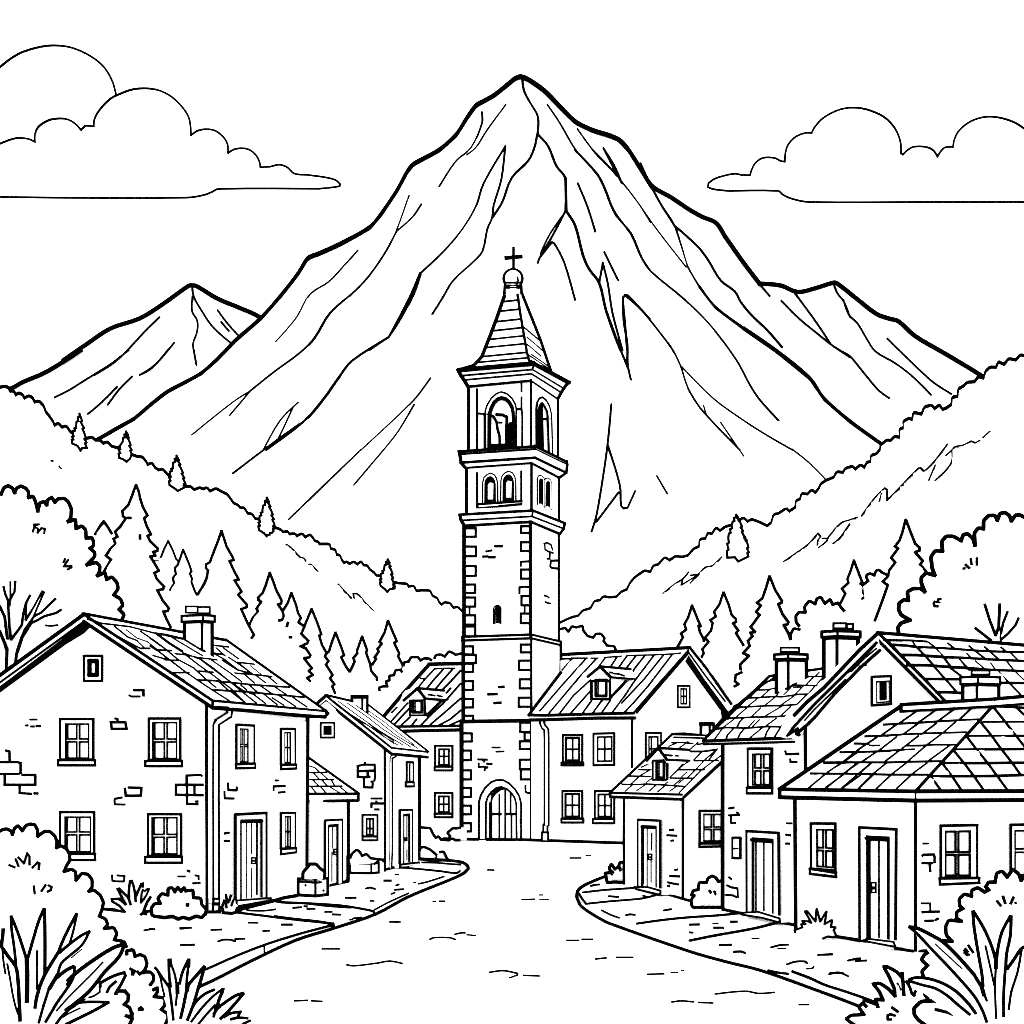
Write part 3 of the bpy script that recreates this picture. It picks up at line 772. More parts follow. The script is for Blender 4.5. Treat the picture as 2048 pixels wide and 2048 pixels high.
# openings
def arched(name, pl, outer, inner, wo, wi, extra, fills=(), proud=.12):
    f = MB()
    n = len(inner)
    O = [pl.hit(x, y, proud) for x, y in outer]; I = [pl.hit(x, y, proud) for x, y in inner]
    O0 = [pl.hit(x, y, -.03) for x, y in outer]; I0 = [pl.hit(x, y, .01) for x, y in inner]
    for k in range(n - 1):
        f.face([O[k], O[k + 1], I[k + 1], I[k]]); f.face([O0[k], O0[k + 1], O[k + 1], O[k]]); f.face([I[k], I[k + 1], I0[k + 1], I0[k]])
    f.ink(O, wo, .2); f.ink(I, wi, .2)
    fo = f.build(name, T, None, 'white_stone')
    p = MB()
    p.face([pl.hit(x, y, .015) for x, y in inner])
    for q in fills: p.face([pl.hit(x, y, .05) for x, y in q], 1)
    p.flat(pl, extra, .06)
    return fo, p
fo, p = arched('bell_opening', TF, PX('h', '585,735 582,345 600,290 640,225 690,180 735,163 790,180 840,225 872,280 882,325 882,705'),
  PX('h', '620,715 622,380 640,320 668,265 700,235 735,222 775,230 810,258 840,310 852,370 868,700'), 2.8, 6.5,
  S('h', "4.5 612,380 660,400 690,450 700,520 720,590 722,670 | 5 690,382 750,385 790,405 790,480 | 6 790,480 790,680 | 5.5 828,470 828,690 | 5 640,680 760,676 860,670 | 3.5 640,712 760,695 870,682 | 3 715,458 742,460 | 3.5 880,328 935,328 | 3.5 525,372 600,382"),
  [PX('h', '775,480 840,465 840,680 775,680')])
p.build('bell', T, fo, 'white_stone')
fo, p = arched('bell_opening', TS, PX('h', '1080,700 1076,330 1085,265 1105,225 1135,215 1170,245 1200,300 1220,380 1232,790'),
  PX('h', '1090,715 1088,380 1100,310 1118,275 1135,272 1155,300 1180,350 1186,400 1198,750'), 3.6, 3.4,
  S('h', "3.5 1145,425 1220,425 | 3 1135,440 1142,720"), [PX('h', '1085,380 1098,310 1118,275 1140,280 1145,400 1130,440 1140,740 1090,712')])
p.build('bell', T, fo, 'white_stone')
for ox, oy, wl in ((0, 0, 0), (176, -18, 1)):
    fo, p = arched('arched_window', TF, [cv('h', x + ox, y + oy) for x, y in ((555, 1240), (557, 1040), (570, 990), (600, 960), (635, 948), (668, 962), (690, 995), (700, 1040), (702, 1236))],
      [cv('h', x + ox, y + oy) for x, y in ((580, 1232), (582, 1040), (592, 1010), (612, 990), (635, 985), (655, 998), (668, 1022), (675, 1050), (678, 1228))], 2, 2.6, [],
      [[cv('h', x + ox, y + oy) for x, y in q] for q in (((578, 1235), (578, 1040), (608, 1040), (608, 1200), (655, 1200), (655, 1232)), ((582, 1045), (592, 1005), (635, 982), (668, 1020), (672, 1048), (625, 1038), (608, 1060)), ((660, 1045), (680, 1045), (682, 1228), (655, 1232)))])
    p.build('pane', T, fo, 'white_stone')
tw = MB(); Q = [TF.hit(*q, off=.1) for q in PX('h', '520,1248 935,1218 935,1245 520,1272')]
tw.prism(Q, -TF.n * .12); tw.ink([Q[0], Q[1]], 4, .2)
tw.build('sill', T, None, 'white_stone')
for ox, oy in ((0, 0), (68, 25)):
    fo, p = arched('arched_window', TS, [cv('h', x + ox, y + oy) for x, y in ((1088, 1250), (1088, 1000), (1095, 975), (1120, 970), (1145, 990), (1156, 1020), (1158, 1278))],
      [cv('h', x + ox, y + oy) for x, y in ((1103, 1240), (1103, 1025), (1108, 1008), (1120, 1004), (1134, 1010), (1138, 1030), (1138, 1248))], 1.6, .6, [],
      [[cv('h', x + ox, y + oy) for x, y in ((1103, 1240), (1103, 1025), (1108, 1008), (1120, 1004), (1134, 1010), (1138, 1030), (1138, 1248))]])
    p.build('pane', T, fo, 'white_stone')
fo, p = arched('slit_window', TF, PX('i', '662,955 662,805 675,785 700,776 722,785 732,800 732,955'), PX('i', '676,950 678,812 686,796 700,790 715,796 730,806 730,952'), 2, .6, [], [PX('i', '686,950 686,800 700,790 716,796 730,806 730,952')], .06)
p.build('pane', T, fo, 'white_stone')
fo, p = arched('doorway', TF, PX('j', '520,1610 522,1225 540,1160 580,1090 640,1035 690,1015 755,1015 810,1045 870,1105 910,1170 928,1240 928,1610'),
  PX('j', '586,1610 588,1235 605,1180 640,1130 690,1090 735,1080 790,1100 835,1140 865,1185 882,1245 884,1610'), 3.8, 3.4, [])
p = MB()
TD = PX('j', '625,1610 628,1245 645,1190 680,1140 735,1108 790,1108 835,1145 862,1190 880,1245 882,1610')
p.face([TF.hit(x, y, .03) for x, y in TD])
p.face([TF.hit(x, y, .06) for x, y in PX('j', '648,1235 658,1190 690,1150 735,1115 775,1108 735,1082 690,1098 640,1150 628,1235')], 1)
p.flat(TF, S('j', "5.5 634,1240 634,1605 | 2.8 718,1152 718,1600 | 3 775,1115 775,1605 | 2.8 826,1135 826,1330 | 2.8 835,1345 835,1585 | 4 640,1343 735,1343 | 4 780,1343 880,1343"), .07)
p.build('door', T, None, 'white_joinery')

# ---------------------------------------------------------------- big house right of the tower
BR0, BR1 = 53.6 * K, 50.4 * K
BRF, BRG = vp(1063, BR0, 1264, BR1), vp(1264, BR1, 1480, 56.2 * K)
hb = thing('gabled_house', BRF.hit(1150, 1690), "wide two storey gabled house adjoining the right side of the bell tower", 'house')
vecb = BRG.hit(1480, HZ) - BRG.hit(1264, HZ)
wb = MB()
BRT = [BRF.hit(x, y) for x, y in ((1063, 1700), (1264, 1705), (1264, 1432), (1063, 1437))]
BRGP = [BRG.hit(x, y) for x, y in ((1264, 1705), (1490, 1690), (1480, 1440), (1379, 1306), (1264, 1432))]
wb.prism(BRT, Vector((.3, 3.5, 0)))
wb.prism(BRGP, (BRF.hit(1100, HZ) - BRF.hit(1264, HZ)) + Vector((.1, .3, 0)))
wb.draw(S('k', "3.6 1035,915 1035,1375") + S('j', "5.5 1030,1610 1200,1614 1360,1620 1600,1632 1920,1641"))
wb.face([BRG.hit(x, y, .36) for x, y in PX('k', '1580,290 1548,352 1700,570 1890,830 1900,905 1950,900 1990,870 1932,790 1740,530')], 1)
wb.build('wall', hb, None, 'white_plaster')
rb = MB()
def P3(*a): return [at(x, y, d) for x, y, d in a]
e = PX('k', '40,868 1055,852 1590,222 345,290 345,465')
rbp = P3((*e[0], 53.1 * K), (*e[1], 49.8 * K), (*e[2], 53.0 * K), (*e[3], 56.4 * K), (*e[4], 55.4 * K))
rb.prism(rbp, Vector((0, 0, -.32)))
rback = [rbp[2], rbp[2] + Vector((5.2, 3.6, -3.6)), rbp[3] + Vector((5.2, 3.6, -3.6)), rbp[3]]
rb.prism(rback, Vector((0, 0, -.3)))
rb.ink([rbp[3], rbp[2]], 7, .4); rb.ink([rbp[0], rbp[4]], 6, .4)
rb.draw(S('k', """4 345,292 700,272 1100,245 1590,218 | 3.6 345,328 440,328 | 3 450,322 600,322 | 2.6 640,322 705,322 | 2.6 770,315 930,303 | 2.6 985,296 1240,290 | 2.6 1240,290 1440,280 1505,272 | 4.5 40,868 180,872 520,862 1050,850
  | 2.8 450,335 360,435 | 3 590,325 370,570 145,830 | 3 690,325 520,510 235,850 | 2.8 775,318 720,392 | 3 890,308 830,400 | 3 985,300 905,412 | 3.2 1070,300 970,430 | 3.2 1155,300 1060,420 1015,500 | 3 1245,295 1060,540 960,690 840,850 | 3 1335,295 1150,525 935,755 | 3 1415,295 1190,590 1060,740 960,845
  | 3 635,530 470,680 335,855 | 3 630,640 445,850 | 3 640,735 555,855 | 3 740,735 655,850 | 3 825,730 740,850 | 3.5 1575,250 1300,560 1050,850 | 2.6 1575,275 1320,570 1080,850"""))
rb.draw(S('k', "5.5 45,918 200,915 700,900 1060,898 | 5.5 1060,900 1095,870 1350,570 1545,355 | 5 20,868 35,915"))
g1 = MB()
rbo = rb.build('roof', hb, None, 'white_tile')
bv = MB()
q = PX('k', '1590,215 1580,285 1740,520 1932,770 2010,830 2010,790 1932,690 1760,450')
bv.prism([BRG.hit(x, y, .3) for x, y in q], -BRG.n * .28)
bv.flat(BRG, S('k', "5 1595,222 1760,430 1932,680 1990,760 | 3 1578,262 1750,500 1932,735") , .32)
bv.build('bargeboard', hb, rbo, 'white_joinery')
window(hb, BRF, RC('k', 366, 1062, 553, 1328), (6, 6, 6, 4), (.5, .5), 0, wo=3.8, wi=4, wp=3, jamb=0, sill=RC('k', 352, 1330, 563, 1356))
window(hb, BRF, PX('k', '662,1050 862,1045 862,1352 662,1355'), (8, 7, 5, 8), (.5, .5), 0, wo=3.8, wi=2.6, wp=3, jamb=0)
window(hb, BRF, RC('k', 362, 1603, 553, 1870), (6, 6, 6, 4), (.5, .5), 0, wo=3.8, wi=3.6, wp=3, jamb=0, sill=RC('k', 352, 1872, 563, 1908))
window(hb, BRF, RC('k', 675, 1603, 862, 1870), (7, 7, 6, 4), (.5, .5), 0, wo=3.8, wi=3.2, wp=2.8, jamb=0, sill=RC('k', 655, 1875, 862, 1915))
window(hb, BRG, RC('k', 1476, 588, 1590, 795), (6, 6, 6, 7), (.5, .5), 0, wo=3.4, wi=2.4, wp=2.2, jamb=0)
window(hb, BRG, RC('k', 1167, 1042, 1312, 1330), (6, 8, 6, 4), (.3, .5), 0, wo=3.8, wi=2.6, wp=2.6, jamb=0)
pipe(hb, BRF, PX('k', '162,905 166,955 180,985 205,1012 208,1100 208,1932') + PX('j', '1162,1450 1162,1515'), 7.5, 3.8, PX('j', '1130,1520 1190,1520 1190,1608 1130,1608'))
dm = MB(); dm.prism(rbp, Vector((0, 0, -.3)))
dormer(hb, dm, rbo, PX('k', '645,715 822,715 820,540 725,412 645,540'), cv('k', 1015, 480), cv('k', 605, 500), cv('k', 832, 505),
  dict(wall=S('k', "4.5 830,700 985,530 | 3 820,530 820,710 | 5 640,540 640,715"), roof=S('k', "3 820,458 840,460 | 3 852,468 905,473 955,490")), RC('k', 683, 530, 785, 683))

# ---------------------------------------------------------------- house left of the tower
BLD = 55.2 * K
BLP = Plane(Vector((0, BLD, 0)), Vector((0, -1, 0)))
ha = thing('dormer_house', BLP.hit(860, 1683), "two storey house with a roof dormer left of the bell tower, behind the narrow house", 'house')
wa = MB()
wa.prism([BLP.hit(x, y) for x, y in ((700, 1692), (935, 1692), (935, 1455), (700, 1458))], Vector((0, 6, 0)))
wa.draw(S('e', "5 1385,1842 1560,1840"))
wa.build('wall', ha, None, 'white_plaster')
ra = MB()
e = PX('e', '600,742 1585,738 1585,132 1243,138')
rap = P3((*e[0], BLD - .6), (*e[1], BLD - .6), (*e[2], BLD + 3.4), (*e[3], BLD + 3.4))
rap[0] = at(*cv('e', 715, 742), BLD - .6)
ra.prism(rap, Vector((0, 0, -.3)))
ra.prism([rap[2], rap[3], rap[3] + Vector((-2, 4, -4)), rap[2] + Vector((0, 4, -4))], Vector((0, 0, -.3)))
ra.draw(S('e', """7 1243,140 1400,135 1570,132 | 6.5 1240,148 1000,415 800,650 | 3.8 880,740 1050,738 1550,732 | 5.5 960,785 1250,778 1550,772 | 2.6 1300,182 1370,178 | 2.6 1385,178 1495,178
  | 2.6 1300,182 1200,290 1140,365 | 3 1380,190 1290,290 1230,365 | 3 1470,190 1380,290 1310,375 | 3.2 1550,200 1440,320 1375,385 | 3 1550,325 1380,520 1270,620 1170,725 | 3 1550,470 1390,610 1260,720 | 3 1550,585 1450,670 1345,725 | 3 1550,680 1450,725 | 3 1455,370 1390,440
  | 2.6 1050,500 880,690 | 3 1050,570 915,715 | 3 1060,650 980,725 | 3 1125,670 1085,720 | 2.4 935,555 885,605 | 2.6 1165,275 1210,280"""))
rao = ra.build('roof', ha, None, 'white_tile')
window(ha, BLP, RC('e', 1305, 925, 1472, 1125), (8, 7, 7, 3), (.5, .45), 0, wo=3.6, wi=3, wp=2.6, jamb=0, sill=RC('e', 1300, 1128, 1472, 1163))
window(ha, BLP, RC('e', 1302, 1380, 1472, 1580), (8, 7, 7, 3), (.48, .5), 0, wo=3.6, wi=3, wp=2.6, jamb=0, sill=RC('e', 1300, 1582, 1472, 1615))
dm = MB(); dm.prism(rap, Vector((0, 0, -.3)))
dormer(ha, dm, rao, PX('e', '1062,632 1215,632 1205,485 1135,380 1062,490'), cv('e', 1385, 430), cv('e', 1000, 488), cv('e', 1210, 468),
  dict(wall=S('e', "4 1222,632 1378,480 | 2.8 1203,480 1203,630"), roof=S('e', "2.6 1238,430 1300,440 | 2.6 1325,438 1370,450")), RC('e', 1088, 490, 1175, 602), 3)

# ---------------------------------------------------------------- narrow house between the cottage and the square
MHG, MHS = vplane(gnd(680, 1745.5), gnd(769, 1742)), vplane(gnd(769, 1742), gnd(837, 1724))
hm = thing('gabled_house', gnd(769, 1743), "narrow gabled house with a small black attic window beyond the low lean-to", 'house')
sv = gnd(837, 1724) - gnd(769, 1742)
wm = MB()
wm.prism([MHG.hit(x, y) for x, y in PX('f', '300,1190 1060,1190') + PX('e', '820,955 250,500 -250,880')], sv)
wm.draw(S('e', "3.4 820,945 820,1200 822,1932") + S('f', "3.4 1062,0 1062,1160") + S('e', "7 1150,1015 1152,1932") + S('f', "6.5 1385,40 1388,1085 | 4.5 1000,1195 1070,1172 1200,1140")
  + S('e', "3.2 555,1120 610,1108 722,1108 725,1230 718,1265 | 3.6 558,1170 720,1165 | 3.6 558,1115 558,1225 650,1228 672,1225 | 4 655,1170 655,1225 | 3.4 618,1235 618,1325 700,1328 703,1285 | 3 688,1270 702,1272 | 3 628,1085 628,1108 | 2.6 688,1434 790,1434 | 3.4 690,1520 690,1482 800,1482 | 3 738,1460 738,1480 | 3 725,1540 762,1540"))
wm.build('wall', hm, None, 'white_plaster')
rm = MB()
e = PX('e', '250,440 655,535 1232,985 885,945')
rmp = P3((*e[0], 33.4), (*e[1], 38.9), (*e[2], 38.7), (*e[3], 33.4))
slab(rm, rmp, .2, [6, 6, 3.5, 3.6], [0, 0, 5, 5])
le = at(*cv('e', -230, 860), 33.4)
slab(rm, [rmp[0], le, le + (rmp[1] - rmp[0]), rmp[1]], .2, [5.5, 0, 0, 0], [5, 0, 0, 0])
rm.draw(S('e', """2.6 290,475 480,620 640,720 790,830 940,920 | 2.6 370,500 560,640 760,780 990,920 | 2.6 460,520 640,645 800,770 1060,935 | 2.4 540,540 740,680 930,830 1130,950 | 2.2 630,570 800,690 980,830 1100,920 | 2.4 345,520 520,655 700,760 900,905 | 2.2 660,715 760,790 900,880"""))
rmo = rm.build('roof', hm, None, 'white_tile')
dm = MB(); dm.prism(rmp, Vector((0, 0, -.2)))
chimney(hm, dm, rmo, *[cv('e', x, 0)[0] for x in (500, 602, 650)], cv('e', 0, 455)[1], cv('e', 0, 525)[1], None, None,
        (*[cv('e', x, 0)[0] for x in (495, 603, 655)], cv('e', 0, 440)[1], cv('e', 0, 460)[1]), [], .8, .25, 3.6, 36.5)
window(hm, MHG, RC('e', 200, 702, 332, 845), (5, 5, 5, 4), None, wo=3.2, wi=0, jamb=0, fill=(0, 1, 0, 1))
window(hm, MHG, RC('e', 604, 1592, 748, 1800), (8, 8, 8, 3), (.5, .6), 0, wo=3.4, wi=3, wp=2.4, jamb=0, sill=RC('e', 604, 1802, 748, 1838))
window(hm, MHS, RC('e', 1030, 1085, 1090, 1275), (4, 3, 3, 1), None, wo=4, wi=0, jamb=2, wp=2.4, sill=RC('e', 1022, 1278, 1098, 1318))
pipe(hm, MHS, PX('e', '940,985 918,1018 880,1042 878,1100 878,1932') + PX('f', '1112,1148'), 5.2, 3)
door(hm, MHS, PX('f', '1207,1110 1207,580 1325,578 1325,1085'), PX('f', '1240,1085 1240,625 1298,622 1298,1075'), S('f', "2.5 1270,640 1270,870 | 2.5 1270,965 1270,1055"), 3.5, 0,
     RC('f', 1252, 850, 1272, 875), PX('f', '1207,1108 1390,1085 1395,1115 1207,1140'), 4, 3.6)

# ---------------------------------------------------------------- low lean-to between cottage and narrow house
AXP = vplane(gnd(612, 1784), gnd(697, 1765))
hx = thing('lean_to_house', gnd(690, 1767), "low lean-to with a plain plank door squeezed behind the front left cottage", 'house')
wx = MB()
wx.prism([AXP.hit(x, y) for x, y in PX('f', '345,1368 705,1290 705,478 345,478')], Vector((-1.2, 2.2, 0)))
wx.draw(S('f', "7 704,485 704,1030 | 6 706,1030 706,1270 680,1285 | 4.5 530,1315 600,1300 690,1280"))
wx.build('wall', hx, None, 'white_plaster')
rx = MB()
e = PX('e', '-60,1390 560,1388 90,1052 -300,1052')
rxp = P3((*e[0], 26.9), (*e[1], 30.0), (*e[2], 31.8), (*e[3], 30.5))
slab(rx, rxp, .2, [4.5, 6.5, 0, 0], [5, 0, 0, 0])
rx.ink([rxp[1], rxp[1] - Vector((0, 0, .2))], 6, .2)
rx.draw(S('e', """2.8 98,1125 150,1145 190,1185 | 3.4 98,1188 250,1185 | 3.4 98,1255 320,1255 | 3.4 98,1320 400,1318 | 2.6 130,1190 180,1245 | 2.6 205,1195 265,1248 | 2.6 130,1265 175,1310 | 2.8 215,1262 260,1312 | 2.6 305,1262 330,1305 | 2.4 112,1330 155,1382 | 2.6 205,1330 250,1382 | 2.6 295,1330 380,1382 | 2.6 385,1325 455,1382"""))
rx.build('roof', hx, None, 'white_tile')
door(hx, AXP, PX('f', '485,1310 485,680 648,672 648,1285'), PX('f', '515,1310 515,730 605,722 605,1290'), S('f', "2.6 555,745 555,945 | 2.6 547,990 547,1270 | 3.6 600,740 600,1270"), 4, 0, RC('f', 568, 960, 595, 1008), None, 4, 3.4)

# ---------------------------------------------------------------- front left cottage
LHG, LHS = vplane(gnd(212, 1821), gnd(410, 1827)), vplane(gnd(410, 1827), gnd(617, 1781))
hl_ = thing('gabled_house', gnd(410, 1827), "large gabled cottage at the front left with a tiled roof, corner downpipe and plank door", 'house')
sv = gnd(617, 1781) - gnd(410, 1827)
wl = MB()
wl.prism([LHG.hit(x, y) for x, y in [(-90, 1815), (410, 1829)] + PX('b', '535,1030') + PX('a', '808,225') + [(-90, 1418)]], sv)
for v_ in wl.v: v_.z = max(v_.z, -.1)
wl.draw(S('b', "5.6 545,1030 545,1932") + S('d', "5.6 545,0 548,1340") + S('b', "7 1522,1130 1518,1932") + S('d', "6.5 1516,0 1512,870") + S('c', "5 1005,1068 1200,1092 1370,1110") + S('d', "5.5 530,1338 700,1340 840,1330 900,1290")
 + S('d', "6 900,1290 1170,1222 1300,1185 1420,1165") +
 S('a', """4 1295,870 1385,870 1385,925 | 3 1250,922 1265,932 1350,932 | 2.6 292,1155 355,1155 | 3 250,1212 268,1212 | 3 300,1222 328,1222 | 4 358,1217 385,1217
  | 4 1070,1180 1210,1180 1222,1245 1210,1245 1080,1245 1070,1180 | 3.6 1115,1145 1135,1150 1138,1170 | 4 60,1455 90,1465 92,1540 | 4 0,1565 165,1565 198,1575 198,1675 | 3.4 0,1680 180,1680 | 4 45,1685 45,1785 340,1785 340,1690 220,1690 | 3.6 188,1795 190,1865 300,1872 | 4 335,1868 362,1868
  | 4 1205,1820 1215,1890 1360,1890 1365,1815 1245,1812 | 3.4 1110,1920 1175,1908""") +
 S('b', "3.4 352,1780 352,1695 490,1690 500,1700 | 4 250,1785 510,1785 | 4 250,1785 250,1882 510,1885 | 3.6 428,1790 430,1875 | 3.6 355,1895 357,1932 | 4 752,1770 755,1835 835,1838 838,1810 | 3.6 718,1850 720,1915 805,1918 | 3 1208,1743 1235,1743 | 3.6 1192,1840 1192,1800 1300,1797 | 3 1240,1860 1300,1855") +
 S('d', "3.6 355,0 357,280 460,282 | 3 445,255 462,255 | 3.6 718,565 760,558 | 4 718,637 760,637 | 2.6 272,980 338,980 | 4 365,925 380,930 | 3 440,970 468,975 470,1010 | 3.4 418,1046 480,1042") +
 S('c', "3 1105,0 1108,42 1205,44 | 3 1080,725 1085,780 1110,785 1195,787 1202,735 1135,728"))
EAVE_SHADE = [at(x, y, 21.95) for x, y in PX('a', '795,228 815,210 862,258 800,320 620,430 300,665 60,840 -60,930 -60,870 40,800')]  # black band under the left rake: the eave's shadow painted as a board
wl.build('wall', hl_, None, 'white_plaster')
rl = MB()
P0, P1, P2, P3_ = at(*cv('a', 810, 138), 22.0), at(*cv('b', 735, 395), 28.6), at(*cv('b', 1690, 1075), 27.6), at(*cv('b', 605, 972), 22.0)
slab(rl, [P0, P1, P2, P3_], .155, [7.5, 7.5, 4.6, 5], [0, 0, 6, 6])
rl.ink([P2, P2 - Vector((0, 0, .155))], 6, .2); rl.ink([P3_, P3_ - Vector((0, 0, .155))], 4.5, .2)
le = at(*cv('a', -420, 1030), 22.0)
slab(rl, [P0, le, le + (P1 - P0), P1], .155, [6.5, 0, 0, 0], [3.6, 0, 0, 0])
rq = PX('a', '830,165') + PX('b', '735,410 1640,1060 625,975')
rl.draw(S('a', "4.1 850,180 960,225 1250,260 1500,325 1760,380") + S('b', """4.1 0,315 150,335 330,378 | 4.1 610,440 750,455 | 4.1 605,515 700,530 | 4.1 820,710 950,718 1170,742 | 4.1 450,775 600,780 760,798 1000,822 1340,845 | 4.1 590,868 750,880 930,890 1200,915 1480,942 | 3.9 200,705 370,702 | 3.7 140,580 270,585 | 3.7 245,522 330,530 470,560 640,580 | 3.7 30,540 150,575 | 3.9 80,485 200,490 | 3.9 475,690 605,700 | 3.7 850,605 1000,622
 | 3.9 60,335 180,425 330,520 480,575 600,665 740,770 900,880 1010,920 | 3.9 215,370 350,450 500,540 | 3.9 0,375 150,480 270,580 420,660 540,770 | 3.9 0,450 60,490 | 3.9 80,500 200,590 330,690 460,780 580,860 | 3.9 210,600 370,720 | 3.9 220,710 330,780 | 3.9 350,540 480,640 620,740 780,860 910,990 | 3.9 480,570 620,670 740,770 | 3.7 600,590 760,700 880,790 | 3.9 620,525 720,580 850,680 960,710
 | 3.9 700,590 840,680 | 3.9 710,470 850,570 | 3.7 640,470 720,540 | 3.9 760,560 880,640 990,720 | 3.9 850,610 960,700 | 3.9 920,730 1000,800 | 3.7 1030,740 1110,800 | 3.9 670,800 760,880 | 3.9 780,800 900,900 1020,995 | 3.7 880,830 930,870 | 3.9 950,820 1030,890 | 3.9 1060,830 1170,905 | 3.7 1140,745 1220,810 | 3.9 1190,835 1310,915 | 3.9 610,880 760,975 | 3.9 780,890 910,990 | 3.9 990,910 1110,1000 | 3.9 1100,915 1220,1010 | 3.7 1180,950 1290,1020 | 3.9 1250,930 1400,1030 | 3.9 1370,940 1510,1035 | 3.7 570,795 630,845 | 2.4 970,640 1070,720""") +
 S('a', "3.9 1110,262 1230,360 1320,395 | 2.6 1220,292 1320,370 1420,405 1530,490 1600,560 1660,600 | 3.9 850,170 950,235 1060,310 1200,390 1350,470 1440,470 | 3.9 1360,310 1480,390 1600,480 | 3.9 1530,340 1640,420 1760,495 | 2.6 1320,395 1400,470 1445,472"))
rlo = rl.build('roof', hl_, None, 'white_tile')
so = MB(); so.prism(EAVE_SHADE, -LHG.n * .05, 1)
so.build('eave_shade_board', hl_, rlo, 'white_joinery')
gt = MB()
gp = vplane(P3_ - Vector((0, .05, 0)), P2 - Vector((0, .05, 0)))
gt.flat(gp, S('b', "6 620,1040 750,1045 | 5.5 800,1055 1000,1072 1400,1115 1560,1125 1690,1128 1718,1095 1700,1070"), .02)
gt.prism([gp.hit(x, y, .01) for x, y in PX('b', '640,990 1640,1080 1690,1085 1710,1100 1690,1122 1400,1108 800,1050 640,1038')], -gp.n * .06)
gt.build('gutter', hl_, None, 'white_joinery')
dm = MB(); dm.prism([P0, P1, P2, P3_], Vector((0, 0, -.15)))
chimney(hl_, dm, rlo, *[cv('b', x, 0)[0] for x in (332, 502, 600)], cv('b', 0, 205)[1], cv('b', 0, 490)[1], cv('b', 0, 385)[1], cv('b', 0, 512)[1],
        (*[cv('b', x, 0)[0] for x in (305, 512, 625)], cv('b', 0, 145)[1], cv('b', 0, 203)[1]), [(*[cv('b', x, 0)[0] for x in (345, 460)], cv('b', 0, 72)[1], cv('b', 0, 132)[1]), (*[cv('b', x, 0)[0] for x in (460, 578)], cv('b', 0, 78)[1], cv('b', 0, 138)[1])], .9, .3, 5)
window(hl_, LHG, RC('a', 810, 540, 985, 782), (11, 10, 10, 12), None, wo=4, wi=7, jamb=0)
for qd, sl, ins, br in ((RC('a', 580, 1150, 900, 1542), RC('a', 560, 1547, 918, 1597), (11, 10, 9, 3), (.5, .48)), (RC('a', 1437, 1145, 1740, 1545), RC('a', 1403, 1555, 1758, 1605), (8, 8, 7, 3), (.5, .5)),
                 (RC('c', 580, 117, 908, 520), RC('c', 560, 522, 918, 580), (10, 10, 7, 4), (.47, .47)), (RC('c', 1430, 137, 1748, 540), RC('c', 1402, 550, 1758, 606), (8, 7, 8, 4), (.5, .5))):
    window(hl_, LHG, qd, ins, br, 6, wo=4.4, wi=2.6, wp=2.6, jamb=4, sill=sl)
window(hl_, LHS, PX('b', '835,1205 1005,1213 1005,1580 835,1585'), (7, 8, 12, 4), (.4, .5), 4, wo=4.2, wi=1.6, wp=1.8, jamb=0, sill=PX('b', '830,1588 1015,1580 1015,1622 832,1626'))
window(hl_, LHS, PX('b', '1266,1246 1400,1246 1402,1590 1266,1592'), (7, 7, 9, 4), (.5, .5), 0, wo=4.2, wi=1.8, wp=1.8, jamb=0, sill=PX('b', '1266,1594 1412,1590 1412,1628 1266,1634'))
window(hl_, LHS, PX('d', '1266,366 1402,366 1402,705 1266,710'), (8, 7, 9, 3), (.5, .5), 0, wo=4.2, wi=1.8, wp=2.4, jamb=0, sill=PX('d', '1266,715 1412,708 1410,748 1266,765'))
door(hl_, LHS, PX('d', '825,1240 825,382 1122,366 1122,1180'), PX('d', '876,1202 876,440 1078,435 1078,1172'), S('d', "2.6 932,460 932,1185 | 2.6 980,465 980,760 | 2.6 980,900 980,1180 | 4.6 1030,450 1028,1150"), 6, 0,
     RC('d', 982, 800, 1016, 855), PX('d', '835,1212 1165,1188 1170,1222 840,1268'), 5, 3.8)
pipe(hl_, LHS, PX('b', '770,1048 762,1112 650,1182 638,1210 636,1932') + PX('d', '638,400 640,1185'), 10, 4.6)
pf = MB()
for a in ('612,1195 668,1195 668,1240 612,1240', '608,1250 664,1250 664,1328 608,1328'):
    Q = [LHS.hit(x, y, .14) for x, y in PX('d', a)]
    pf.prism(Q, -LHS.n * .12); pf.ink(Q + Q[:1], 4, .2)
pf.build('downpipe_shoe', hl_, None, 'white_joinery')

# ---------------------------------------------------------------- low house at the right with a dormer
RLF = vplane(gnd(1248, 1769), gnd(1366, 1800))
RLG = vp(1366, gnd(1366, 1800).y, 1470, 26.6)
hr = thing('dormer_house', gnd(1366, 1800), "low right hand house with a tiled dormer roof between the square and the tall house", 'house')
wr = MB()
vg = RLG.hit(1470, HZ) - RLG.hit(1366, HZ)
wr.prism([RLF.hit(x, y) for x, y in PX('l', '475,1545 1042,1695 1042,712 475,700')], Vector((1.6, 2.4, 0)))
wr.prism([RLG.hit(x, y) for x, y in PX('l', '1042,1695 1560,1700 1560,250 1400,370 1060,705')], (gnd(1248, 1769) - gnd(1366, 1800)) * .75 + Vector((.15, 0, 0)))
wr.draw(S('l', """6 478,700 476,1110 478,1530 500,1575 | 4 1042,715 1042,1680 | 5 490,1572 570,1575 | 5 820,1642 900,1665 1000,1690 1110,1698 | 4 918,1015 955,1012 | 3.4 892,1065 985,1070 | 3.4 930,1118 955,1115 | 3.4 968,1400 992,1395 | 4 920,1458 1010,1462 | 3.4 900,1520 950,1532 1002,1540 | 4 900,1555 915,1555"""))
wr.build('wall', hr, None, 'white_plaster')
rr_ = MB()
e = PX('l', '345,655 1030,672 1640,112 942,95')
rrp = P3((*e[0], 28.6), (*e[1], 24.6), (*e[2], 26.8), (*e[3], 30.6))
slab(rr_, rrp, .115, [4, 0, 4, 6.5], [5, 5, 0, 0])
